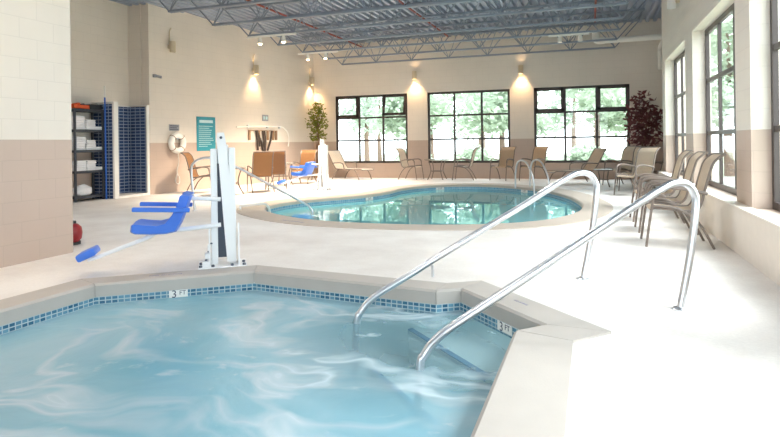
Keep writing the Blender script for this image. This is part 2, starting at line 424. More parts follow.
# tub outline (inner edge of coping) and pool outline
TUB = [(-0.48, 2.25), (-0.472, 3.68), (-0.302, 3.854), (-1.011, 4.602), (-1.19, 4.484), (-3.012, 4.693), (-4.08, 3.867), (-4.12, 2.25), (-3.15, 1.3), (-1.45, 1.3)]
TUBO = [(-0.114, 2.10), (-0.114, 3.578), (0.107, 3.82), (-0.90, 4.914), (-1.162, 4.744), (-3.125, 4.935), (-4.368, 3.98), (-4.42, 2.10), (-3.28, 0.98), (-1.30, 0.98)]
POOL_C = [(-5.80, 9.45), (-5.40, 8.95), (-4.62, 8.40), (-3.90, 8.12), (-3.30, 8.05), (-2.67, 8.05), (-2.0, 8.16), (-1.47, 8.36), (-0.96, 8.70), (-0.55, 9.24), (-0.24, 10.15),
          (-0.16, 11.10), (-0.25, 12.0), (-0.52, 13.2), (-1.10, 14.6), (-1.90, 15.55), (-2.84, 16.1), (-3.80, 15.95), (-4.46, 15.25), (-4.72, 14.45), (-4.74, 13.45), (-4.95, 12.5), (-5.25, 11.95), (-5.72, 11.25), (-5.97, 10.5), (-5.95, 9.85)]
POOL = [(p.x, p.y) for p in smooth_path([(x, y, 0) for x, y in POOL_C], 5, True)]
def offset(poly, d):
    out = []; n = len(poly)
    for i in range(n):
        a = Vector(poly[i - 1]); b = Vector(poly[i]); c = Vector(poly[(i + 1) % n])
        n1 = Vector(((b - a).y, -(b - a).x)).normalized(); n2 = Vector(((c - b).y, -(c - b).x)).normalized()
        nn = (n1 + n2); nn = nn / max(0.3, nn.length) * 1.0
        k = 1.0 / max(0.5, nn.normalized().dot(n1))
        q = b + nn.normalized() * d * k
        out.append((q.x, q.y))
    return out
POOLO = offset(POOL, 0.52)

def poly_with_holes(outer, holes, z, name, material, thick=0.15):
    bm = bmesh.new(); es = []
    for loop in [outer] + holes:
        vs = [bm.verts.new((x, y, z)) for x, y in loop]
        for i in range(len(vs)): es.append(bm.edges.new((vs[i], vs[(i + 1) % len(vs)])))
    bmesh.ops.triangle_fill(bm, edges=es, use_beauty=True, normal=(0, 0, 1))
    r = bmesh.ops.extrude_face_region(bm, geom=list(bm.faces))
    for g in r['geom']:
        if isinstance(g, bmesh.types.BMVert): g.co.z -= thick
    b = MB(); b.bm.free(); b.bm = bm
    return b.build(name, material)

# ------------------------------------------------------------------ setting
struct(poly_with_holes([(-11.4, -4), (1.85, -4), (1.85, 14.2), (2.45, 14.2), (2.45, 19.22), (-11.4, 19.22)], [TUBO, POOLO], 0.0, 'floor', M['floor']))

def wall_with_openings(name, axis, c0, c1, a0, a1, z1, ops):
    """axis 'x': wall runs along x, thickness c0..c1 in y ; axis 'y' the other way"""
    b = MB()
    def bx(p0, p1, q0, q1):
        if axis == 'x': b.box(p0, p1, c0, c1, q0, q1)
        else: b.box(c0, c1, p0, p1, q0, q1)
    cur = a0
    for o0, o1, s0, s1 in sorted(ops):
        bx(cur, o0, 0, z1); bx(o0, o1, 0, s0); bx(o0, o1, s1, z1); cur = o1
    bx(cur, a1, 0, z1)
    return struct(b.build(name, M['wall']))

BW = [(-8.69, -5.97), (-5.25, -2.47), (-1.71, 1.14)]
wall_with_openings('wall_back', 'x', YB, YB + 0.24, -9.85, 2.45, ZC + 0.2, [(a, b, 0.512, 2.92) for a, b in BW])
RW = [(11.0, 13.82), (7.40, 10.245), (3.93, 6.76), (0.45, 3.28)]
wall_with_openings('wall_right', 'y', XR, XR + 0.26, -4, 14.3, ZC + 0.2, [(a, b, SILL, HEAD) for a, b in RW])
struct(MB().box(XR + 0.26, 2.45, 14.06, 14.3, 0, ZC + 0.2).build('wall_right_return', M['wall']))
struct(MB().box(2.35, 2.45, 14.3, YB, 0, ZC + 0.2).build('wall_right_far', M['wall']))
q = [LW0, LW1, LW1 - LWN * 0.25, LW0 - LWN * 0.25]
struct(MB().prism([(p.x, p.y) for p in q], 0, ZC + 0.2).build('wall_left', M['wall']))
struct(MB().box(-11.05, -10.4 - 0.25, 11.6, 11.85, 0, ZC + 0.2).build('wall_left_alcove_side', M['wall']))
struct(MB().box(-11.3, -11.05, 2.8, 11.85, 0, ZC + 0.2).build('wall_left_alcove_back', M['wall']))
struct(MB().box(-5.88, -5.62, -4, 5.03, 0, ZC + 0.2).build('wall_left_near', M['wall']))
struct(MB().box(-11.05, -5.88, 2.8, 3.0, 0, ZC + 0.2).build('wall_left_end', M['wall']))
FW = [(-5.2, -2.4), (-1.5, 1.2)]  # unseen openings behind the camera, added and sized to control fill light
wall_with_openings('wall_front', 'x', -4.24, -4.0, -5.88, XR + 0.26, ZC + 0.2, [(a, b, 0.3, 3.6) for a, b in FW])
# ledge in front of the right wall
struct(MB().box(XL, XR, -4, 14.3, 0, SILL).build('trim_1', M['ledge']))
struct(MB().box(XL - 0.012, XR, -4, 14.31, SILL, SILL + 0.012).build('trim_2', M['sill']))

# corrugated roof deck: ribs run along the room
b = MB(); prof = []; x = -11.4; per = 0.21
while x < 2.2:
    prof += [(x, ZC), (x + 0.08, ZC), (x + 0.10, ZC + 0.085), (x + 0.19, ZC + 0.085)]; x += per
lo = [b.bm.verts.new((px, -4, pz)) for px, pz in prof]; hi = [b.bm.verts.new((px, 19.2, pz)) for px, pz in prof]
for i in range(len(prof) - 1): b.bm.faces.new((lo[i], lo[i + 1], hi[i + 1], hi[i]))
b.box(-11.4, 1.85, -4, 14.2, ZC + 0.13, ZC + 0.25); b.box(-11.4, 2.5, 14.2, 19.3, ZC + 0.13, ZC + 0.25)
struct(b.build('ceiling', M['deckmetal']))

# ------------------------------------------------------------------ windows
def window(n, mtx, w, h, sashes=(), tilt=None):
    """local x along wall, y = outwards, z up, origin bottom left on the frame plane"""
    e = bpy.data.objects.new('window_%d' % n, None); COL.objects.link(e); e.matrix_world = mtx; struct(e)
    fb = MB(); t = 0.075
    for x0, x1, z0, z1 in ((0, t, 0, h), (w - t, w, 0, h), (0, w, 0, t), (0, w, h - t, h)): fb.box(x0, x1, -0.02, 0.03, z0, z1)
    for k in (1, 2):
        fb.box(w * k / 3 - 0.034, w * k / 3 + 0.034, -0.015, 0.025, t, h - t)
        fb.box(t, w - t, -0.014, 0.024, h * k / 3 - 0.03, h * k / 3 + 0.03)
    fb.build('window_frame', M['frame'], e)
    for i in range(3):
        for j in range(3):
            x0 = w * i / 3 + 0.03; x1 = w * (i + 1) / 3 - 0.03; z0 = h * j / 3 + 0.03; z1 = h * (j + 1) / 3 - 0.03
            if j == 2 and i in sashes:
                sb = MB(); s = 0.085; W = x1 - x0; H = z1 - z0
                for a0, a1, c0, c1 in ((0, s, -H, 0), (W - s, W, -H, 0), (0, W, -s, 0), (0, W, -H, -H + s)): sb.box(a0, a1, -0.045, 0.0, c0, c1)
                so = sb.build('sash', M['frame'], e, loc=(x0, -0.005, z1))
                MB().box(s, W - s, -0.028, -0.022, -H + s, -s).build('pane', M['glass'], so)
                if tilt == i: so.rotation_euler = (radians(-13), 0, 0)
            else:
                MB().box(x0, x1, 0.008, 0.014, z0, z1).build('pane', M['glass'], e)
    return e
wn = 1
for (a, b_), sh, tl in zip(BW, ((0, 2), (), (0, 2)), (2, None, None)):
    window(wn, Matrix.Translation((a, YB + 0.06, 0.512)), b_ - a, 2.92 - 0.512, sh, tl); wn += 1
for a, b_ in RW:
    m = Matrix.Translation((XR + 0.2, b_, SILL)) @ Matrix.Rotation(radians(-90), 4, 'Z')
    window(wn, m, b_ - a, HEAD - SILL); wn += 1
for a, b_ in FW:
    window(wn, Matrix.Translation((b_, -4.06, 0.3)) @ Matrix.Rotation(pi, 4, 'Z'), b_ - a, 3.3); wn += 1

# ------------------------------------------------------------------ roof trusses
ordn = ['nearest the back wall', 'second from the back wall', 'third from the back wall', 'fourth from the back wall', 'fifth from the back wall', 'sixth from the back wall, near its left sconce', 'seventh from the back wall, closest to the camera']
TZ0, TZ1 = 3.97, 4.72
def truss(x0, x1, label):
    t = thing('roof_truss', label, 'roof truss', (0, 0, 0), 0, 'steel roof trusses')
    bc = MB()
    for s in (-1, 1): bc.box(x0, x1, s * 0.03 - 0.022, s * 0.03 + 0.022, TZ0 - 0.022, TZ0 + 0.022)
    bc.build('bottom_chord', M['truss'], t)
    tcb = MB()
    for s in (-1, 1): tcb.box(x0 - 0.75, x1 + 0.7, s * 0.03 - 0.025, s * 0.03 + 0.025, TZ1 - 0.025, TZ1 + 0.03)
    tcb.build('top_chord', M['truss'], t)
    n = 7; st = (x1 - x0) / n
    for k in range(n + 1):
        xb = x0 + st * k
        ends = []
        if k == 0: ends = [-0.72, 0.30 * st, 0.5 * st]
        elif k == n: ends = [0.68, -0.30 * st, -0.5 * st]
        else: ends = [-0.5 * st, -0.22 * st, 0.22 * st, 0.5 * st]
        for d in ends:
            MB().tube([(xb, 0, TZ0), (xb + d, 0, TZ1)], 0.016 if abs(d) > 0.4 else 0.011, 6).build('web_bar', M['truss'], t)
    return t
t0 = truss(-8.15, 0.72, 'blue-grey open-web roof truss ' + ordn[0]); t0.location = (0, 18.4, 0)
for k in range(1, 7):
    c = copy_tree(t0); c.location = (0, 18.4 - 1.45 * k, 0); c['label'] = 'blue-grey open-web roof truss ' + ordn[k]

# pipes and duct under the deck
def pipe(name, label, cat, path, r, m, group=None):
    return tag(MB().tube(fillet(path, r * 3), r, 10).build(name, m, None, True), label, cat, group)
pipe('sprinkler_pipe', 'red sprinkler pipe along the left wall side above the trusses', 'pipe', [(-7.6, 5, 4.62), (-7.6, 18.9, 4.62)], 0.026, M['redpipe'], 'sprinkler pipes')
pipe('sprinkler_pipe', 'red sprinkler pipe crossing over the middle of the trusses', 'pipe', [(-4.3, 5, 4.62), (-4.3, 18.2, 4.62)], 0.026, M['redpipe'], 'sprinkler pipes')
pipe('sprinkler_pipe', 'red sprinkler pipe over the right-hand end of the trusses', 'pipe', [(0.16, 5, 4.62), (0.16, 17.6, 4.62)], 0.026, M['redpipe'], 'sprinkler pipes')
d = thing('air_duct', 'white round duct running right towards the corner under the ceiling', 'duct', (0.3, 17.95, 4.12))
MB().tube([(0.05, 0, 0), (2.04, 0, 0.0)], 0.085, 16).build('pipe', M['whitepaint'], d, True)
MB().tube(fillet([(-0.12, 0, 0.3), (-0.12, 0, 0.0), (0.12, 0, 0)], 0.12), 0.105, 16).build('elbow', M['whitepaint'], d, True)
d2 = MB().tube(fillet([(1.98, 17.95, 4.02), (1.98, 18.88, 3.95), (1.98, 18.88, 3.3)], 0.15), 0.06, 14).build('drain_pipe', M['whitepaint'], None, True)
tag(d2, 'short white pipe dropping down the back wall below the duct', 'pipe')

# ------------------------------------------------------------------ sconces
def lamp(kind, name, loc, energy, color, parent=None, **kw):
    l = bpy.data.lights.new(name, kind); l.energy = energy; l.color = color
    for k, v in kw.items(): setattr(l, k, v)
    o = bpy.data.objects.new(name, l); COL.objects.link(o); o.location = loc
    if parent: o.parent = parent
    return o
WARM = (1.0, 0.64, 0.33)
def sconce(pos, n, label, lit=True, big=False, cond=0.42):
    """n = wall normal (2d)"""
    t = thing('wall_sconce', label, 'wall lamp', (pos[0], pos[1], pos[2]), math.atan2(n[1], n[0]), 'cylinder wall sconces')
    k = 1.0
    MB().lathe([(0.0, 0.14), (0.07, 0.14), (0.075, 0.13), (0.075, -0.14), (0.066, -0.14), (0.066, -0.10), (0, -0.10)], 24, 0.13, 0).build('lamp_body', M['creampaint'] if not big else M['whitepaint'], t, True)
    MB().box(0.0, 0.08, -0.045, 0.045, -0.05, 0.05, bev=0.006).build('bracket', M['creampaint'], t)
    if cond: MB().tube(fillet([(0.02, 0, 0.04), (0.02, 0, cond), (0.02, 0.06, cond + 0.08)], 0.05), 0.014, 8).build('conduit', M['creampaint'], t, True)
    MB().lathe([(0, -0.098), (0.06, -0.098), (0.06, -0.112), (0, -0.118)], 20, 0.13, 0).build('lens', M['lampglow'] if lit else M['whitepaint'], t, True)
    if lit:
        lamp('SPOT', 'sconce_light', (0.13, 0, -0.15), 40, WARM, t, spot_size=radians(105), spot_blend=0.9, shadow_soft_size=0.05)
        up = lamp('SPOT', 'sconce_light', (0.13, 0, 0.17), 2.0, WARM, t, spot_size=radians(120), spot_blend=0.9, shadow_soft_size=0.05); up.rotation_euler = (pi, 0, 0)
for y, z, lab, lit in ((12.25, 3.78, 'unlit cream wall sconce with conduit, left wall above the life ring', False),
                       (15.59, 3.55, 'lit wall sconce in the middle of the left wall', True),
                       (18.7, 3.48, 'lit wall sconce beside the far left corner, above the green ficus', True)):
    p = on_left(y); sconce((p.x, p.y, z), LWN, lab, lit)
sconce((-5.66, YB, 3.52), (0, -1), 'lit cylinder sconce on the back wall between left and middle windows', cond=0)
sconce((-2.09, YB, 3.52), (0, -1), 'lit cylinder sconce on the back wall between middle and right windows', cond=0)
sconce((XR, 11.55, 3.72), (-1, 0), 'white cylinder sconce high on the right wall between its windows', False, True, cond=0)
sconce((-5.62, 3.3, 3.55), (1, 0), 'lit sconce high on the near left wall', True, cond=0)

# track lights on the trusses
def track(loc, heads, lit, label, L):
    t = thing('track_light', label, 'track light', loc, 0, 'ceiling track lights')
    MB().box(0, L, -0.03, 0.03, -0.02, 0.02).build('track', M['whitepaint'], t)
    for hx in heads:
        h = MB().lathe([(0, 0), (0.03, 0), (0.05, -0.05), (0.055, -0.16), (0.045, -0.16), (0, -0.14)], 16).build('lamp_head', M['whitepaint'], t, True, loc=(hx, 0, -0.02))
        if lit:
            MB().lathe([(0, -0.145), (0.045, -0.16), (0.03, -0.185), (0, -0.195)], 14).build('bulb', M['lampglow'], h, True)
            lamp('SPOT', 'track_spot', (hx, 0, -0.23), 330, (1, 0.82, 0.62), t, spot_size=radians(110), spot_blend=0.8, shadow_soft_size=0.06)
track((-8.2, 12.6, 3.928), (0.38, 1.05), True, 'short white track with two lit spots, nearer one by the left wall', 1.4)
track((-8.3, 15.5, 3.928), (0.32, 0.9), True, 'white track with two lit spots towards the far left corner', 1.3)
track((-1.0, 15.5, 3.928), (0.28, 0.78), False, 'white track with two unlit spots near the right end of the trusses', 1.0)

# unseen fill lamps with housings, added above the near hall and side passage
fill_proto = None
def fill_lamp(x, y, label, e=98):
    global fill_proto
    t = thing('added_fill_lamp', label, 'fill lamp', (x, y, ZC - 0.02), 0, 'added fill lamps')
    MB().tube([(0, 0, 0.02), (0, 0, -0.22)], 0.012, 8).build('stem', M['truss'], t)
    MB().lathe([(0, -0.2), (0.06, -0.2), (0.08, -0.26), (0.20, -0.34), (0.205, -0.37), (0.19, -0.37), (0, -0.345)], 24).build('lamp_shade', M['whitepaint'], t, True)
    MB().lathe([(0, -0.35), (0.17, -0.362), (0.17, -0.372), (0, -0.376)], 20).build('lens', M['lampglow'], t, True)
    lamp('SPOT', 'fill_spot', (0, 0, -0.40), e, (0.93, 0.97, 1.0), t, spot_size=radians(160), spot_blend=0.6, shadow_soft_size=0.2)
fill_lamp(-4.6, 7.6, 'added unseen fill lamp with white shade above the left end of the swimming pool')
fill_lamp(-1.6, 7.6, 'added unseen fill lamp with white shade above the right end of the swimming pool')
fill_lamp(-4.3, 3.6, 'added unseen fill lamp with white shade above the left side of the hot tub', 42)
fill_lamp(-1.3, 3.4, 'added unseen fill lamp with white shade above the right side of the hot tub', 40)
fill_lamp(-8.4, 6.4, 'added unseen fill lamp with white shade in the passage behind the near left wall')

# ------------------------------------------------------------------ hot tub
tub = thing('hot_tub', 'sunken octagonal hot tub with bubbling pale blue water in the foreground', 'hot tub', (0, 0, 0))
b = MB(); n = len(TUB); CT = 0.014
for i in range(n):
    j = (i + 1) % n
    a0, a1, o0, o1 = Vector(TUB[i]), Vector(TUB[j]), Vector(TUBO[i]), Vector(TUBO[j])
    di = (a1 - a0).normalized() * 0.0025
    def nose(p, o, s):  # inner edge profile slightly rounded
        return [(o + s, CT), (p.lerp(o, 0.06) + s, CT), (p + s, CT - 0.018), (p + s, -0.10), (o + s, -0.10)]
    A = [b.bm.verts.new((v.x, v.y, z)) for v, z in nose(a0, o0, di)]
    B = [b.bm.verts.new((v.x, v.y, z)) for v, z in nose(a1, o1, -di)]
    for k in range(5): b.bm.faces.new((A[k], A[(k + 1) % 5], B[(k + 1) % 5], B[k]))
    b.bm.faces.new(A); b.bm.faces.new(list(reversed(B)))
coping = b.build('coping', M['coping'], tub)
def band(poly, z0, z1, th, name, m, parent, inward=True):
    b = MB(); inn = offset(poly, -th)
    n = len(poly); uv = b.bm.loops.layers.uv.new('UVMap'); run = 0.0
    for i in range(n):
        j = (i + 1) % n; A, B = Vector(inn[i]), Vector(inn[j]); d = (B - A).normalized()
        nf = len(b.bm.faces); b.prism([poly[i], poly[j], inn[j], inn[i]], z0, z1); b.bm.faces.ensure_lookup_table()
        for f in b.bm.faces[nf:]:
            for lp in f.loops: lp[uv].uv = (run + (Vector(lp.vert.co[:2]) - A).dot(d), lp.vert.co.z - z1)
        run += (B - A).length
    return b.build(name, m, parent)
TW = offset(TUB, 0.012)
band(TW, -0.185, -0.10, 0.018, 'tile_band', M['tile'], tub)
# shell below the tile: walls, bench, floor, steps
b = MB(); wo = offset(TUB, 0.10)
for i in range(n):
    j = (i + 1) % n
    b.prism([wo[i], wo[j], TUB[j], TUB[i]], -1.0, -0.185)
b.prism(wo, -1.1, -1.0)
bench = offset(TUB, -0.42)
for i in (4, 5, 6, 7, 8, 9): 
    j = (i + 1) % n
    b.prism([TUB[i], TUB[j], bench[j], bench[i]], -1.0, -0.62)
b.build('basin', M['spafloor'], tub)
s1 = [(-1.19, 4.484), (-1.011, 4.602), (-0.302, 3.854), (-0.472, 3.68), (-0.475, 3.52), (-0.66, 3.66), (-1.40, 4.40), (-1.36, 4.50)]
MB().prism(s1, -1.0, -0.30).build('upper_step', M['spafloor'], tub)
b = MB(); b.prism([(-0.655, 3.655), (-1.405, 4.405), (-1.375, 4.435), (-0.625, 3.685)], -0.33, -0.292); b.build('step_nosing', M['steptile'], tub)
s2 = [(-1.40, 4.40), (-0.66, 3.66), (-0.475, 3.52), (-0.476, 3.2), (-0.90, 3.42), (-1.64, 4.16), (-1.66, 4.53), (-1.36, 4.50)]
MB().prism(s2, -1.0, -0.56).build('lower_step', M['spafloor'], tub)
MB().prism([(-0.895, 3.415), (-1.645, 4.165), (-1.615, 4.195), (-0.865, 3.445)], -0.59, -0.552).build('step_nosing', M['steptile'], tub)
# water surface, gently rippled
b = MB(); bm = b.bm
vs = [bm.verts.new((x, y, -0.165)) for x, y in offset(TUB, -0.006)]
bm.faces.new(vs)
b.build('water', M['spa'], tub)
# depth markers and coping print
def marker(p0, p1, txt, parent):
    p0 = Vector(p0); p1 = Vector(p1); d = (p1 - p0).normalized(); mid = (p0 + p1) / 2; w = (p1 - p0).length
    m = frame_m((mid.x, mid.y, -0.135), (d.x, d.y, 0), (0, 0, 1))
    bm_ = MB().box(-w / 2, w / 2, -0.035, 0.034, -0.002, 0.010, m); o = bm_.build('depth_marker', M['trim'], parent)
    o['label'] = 'white depth marker tile'
    text_mesh('lettering', '3', 0.095, M['inkdark'], o, m @ Matrix.Translation((-0.036, -0.002, 0.0105)))
    text_mesh('lettering', 'FT', 0.055, M['inkdark'], o, m @ Matrix.Translation((0.036, 0.008, 0.0105)))
# back-left wall of the tub: direction along (-4.08,3.867)->(-3.012,4.693)
e = Vector((-3.012, 4.693)) - Vector((-4.08, 3.867)); e.normalize(); s = Vector((-4.08, 3.867))
marker(s + e * 0.60, s + e * 0.76, '3 FT', tub)
e2 = Vector((-0.302, 3.854)) - Vector((-1.011, 4.602)); e2.normalize(); s2_ = Vector((-1.011, 4.602))
marker(s2_ + e2 * 0.52, s2_ + e2 * 0.69, '3 FT', tub)
def coping_print(p, d, size, parent, txt='NO DIVING'):
    text_mesh('lettering', txt, size, M['inkpurple'], parent, frame_m((p[0], p[1], CT + 0.0005), (d[0], d[1], 0), (-d[1], d[0], 0)))
coping_print((-3.72, 4.33), (e.x, e.y), 0.055, coping)
coping_print((-0.50, 4.31), (-e2.x * -1, -e2.y * -1), 0.03, coping)

# hot tub hand rails
def tub_rail(o, label, prof, base):
    d = Vector((0.802, 0.597))
    t = thing('handrail', label, 'handrail', (o[0], o[1], 0), 0, 'hot tub handrails')
    path = [(d.x * s, d.y * s, z) for s, z in prof]
    MB().tube(path, 0.0265, 16).build('rail_tube', M['steel'], t, True)
    bx, by = d.x * prof[-1][0], d.y * prof[-1][0]
    MB().lathe([(0, 0.0), (0.055, 0.0), (0.055, 0.008), (0.04, 0.018), (0.028, 0.02), (0, 0.02)], 24, bx, by).build('floor_flange', M['steel'], t, True)
core = [(-0.03, -0.62), (0.0, -0.165), (0.03, -0.085), (0.107, 0.0), (0.27, 0.095)]
profB = smooth_path([(x, z, 0) for x, z in core + [(0.95, 0.432), (1.62, 0.765), (1.80, 0.85), (1.92, 0.893), (2.03, 0.885), (2.095, 0.82), (2.11, 0.72), (2.06, 0.40), (1.96, 0.0)]], 6)
tub_rail((-0.991, 3.334), 'steel handrail closest to the camera, bent down into the hot tub', [(p.x, p.y) for p in profB], None)
tub_rail((-1.698, 4.05), 'farther of the two steel hot tub handrails, starting at the back of the steps', [(p.x + (0.06 if p.x > 1.2 else 0.05 * max(0, p.x) / 1.2), p.y * (1.03 if p.y > 0.2 else 1)) for p in profB], None)

# ------------------------------------------------------------------ swimming pool
pool = thing('swimming_pool', 'kidney-shaped swimming pool with calm reflecting water in mid room', 'swimming pool', (0, 0, 0))
b = MB(); n = len(POOL)
A = []
for i in range(n):
    p, o = Vector(POOL[i]), Vector(POOLO[i]); pl = p.lerp(o, 0.05)
    A.append([b.bm.verts.new(c) for c in ((o.x, o.y, 0.012), (pl.x, pl.y, 0.012), (p.x, p.y, -0.006), (p.x, p.y, -0.06), (o.x, o.y, -0.06))])
for i in range(n):
    j = (i + 1) % n
    for k in range(5): b.bm.faces.new((A[i][k], A[i][(k + 1) % 5], A[j][(k + 1) % 5], A[j][k]))
pcop = b.build('coping', M['poolcoping'], pool)
band(offset(POOL, 0.012), -0.21, -0.06, 0.016, 'tile_band', M['pooltile'], pool)
b = MB(); po = offset(POOL, 0.12)
for i in range(n):
    j = (i + 1) % n
    b.prism([po[i], po[j], POOL[j], POOL[i]], -1.2, -0.21)
b.prism(po, -1.3, -1.2)
b.build('basin', M['poolfloor'], pool)
b = MB(); b.bm.faces.new([b.bm.verts.new((x, y, -0.13)) for x, y in offset(POOL, -0.005)]); b.build('water', M['water'], pool)
text_mesh('lettering', 'NO DIVING', 0.10, M['inkpurple'], pcop, frame_m((-4.38, 7.92, 0.0125), (0.93, -0.36, 0), (0.36, 0.93, 0)))
for c, dd in (((-4.90, 12.6), (0.2, 0.95)), ((-4.0, 15.85), (0.8, 0.6)), ((-1.6, 15.25), (0.7, -0.72))):
    # small white markers in the far tile band
    best = min(range(n), key=lambda i: (POOL[i][0] - c[0]) ** 2 + (POOL[i][1] - c[1]) ** 2)
    p0, p1 = Vector(POOL[best]), Vector(POOL[(best + 1) % n]); d_ = (p0 - p1).normalized(); mid = (p0 + p1) / 2
    m = frame_m((mid.x, mid.y, -0.095), (d_.x, d_.y, 0), (0, 0, 1))
    o = MB().box(-0.13, 0.13, -0.034, 0.034, -0.006, 0.014, m).build('depth_marker', M['trim'], pool); o['label'] = 'white depth marker tile'
    text_mesh('lettering', '3 FT', 0.07, M['inkdark'], o, m @ Matrix.Translation((0, 0, 0.0145)))

# entry rail at the left tip of the pool
t = thing('handrail', 'steel pool entry handrail sloping into the left end of the pool', 'handrail', (-6.911, 8.836, 0))
d = Vector((0.89, 0.456))
pr = smooth_path([(0, 0, 0), (-0.04, 0.45, 0), (-0.055, 0.78, 0), (0.0, 0.90, 0), (0.12, 0.965, 0), (0.32, 0.965, 0), (0.75, 0.80, 0), (1.4, 0.43, 0), (1.98, 0.10, 0), (2.10, 0.0, 0), (2.15, -0.13, 0), (2.15, -0.6, 0)], 5)
MB().tube([(d.x * p.x, d.y * p.x, p.y) for p in pr], 0.024, 12).build('rail_tube', M['steel'], t, True)
MB().lathe([(0, 0), (0.05, 0), (0.05, 0.008), (0.03, 0.018), (0, 0.018)], 20).build('floor_flange', M['steel'], t, True)
o = tag(MB().tube(fillet([(-6.13, 9.12, 0.012), (-6.16, 9.15, 0.075), (-5.94, 9.66, 0.075), (-5.90, 9.74, 0.0), (-5.88, 9.80, -0.4)], 0.06), 0.026, 12).build('grab_bar', M['whitepaint'], None, True),
        'low white grab bar across the coping at the left tip of the pool', 'grab bar')
# pool ladder at the far right
t = thing('pool_ladder', 'steel pool ladder with two looped rails at the far right pool edge', 'pool ladder', (-1.30, 14.95, 0), radians(48))
# local -y into pool ; +y onto the deck
for sx in (-0.25, 0.25):
    MB().tube(smooth_path([(sx, -0.20, -0.95), (sx, -0.18, -0.1), (sx, -0.13, 0.30), (sx, 0.05, 0.62), (sx, 0.24, 0.72), (sx, 0.42, 0.66), (sx, 0.50, 0.42), (sx, 0.52, 0.0)], 5), 0.023, 10).build('ladder_rail', M['steel'], t, True)
for z in (-0.35, -0.62, -0.88): MB().box(-0.25, 0.25, -0.26, -0.16, z - 0.015, z + 0.015, bev=0.005).build('tread', M['whitepaint'], t)

# little stubs on the deck behind the tub
tag(MB().tube(fillet([(-1.35, 4.98, 0), (-1.35, 4.98, 0.115), (-1.39, 5.01, 0.13)], 0.02), 0.012, 8).build('deck_stub', M['steel'], None, True), 'short grey pipe stub on the deck behind the hot tub', 'pipe stub')
tag(MB().lathe([(0, 0), (0.03, 0), (0.03, 0.012), (0.018, 0.03), (0, 0.03)], 14, -1.55, 5.03).build('deck_bolt', M['darkslot'], None, True), 'small dark anchor cap on the deck just left of the pipe stub', 'anchor')

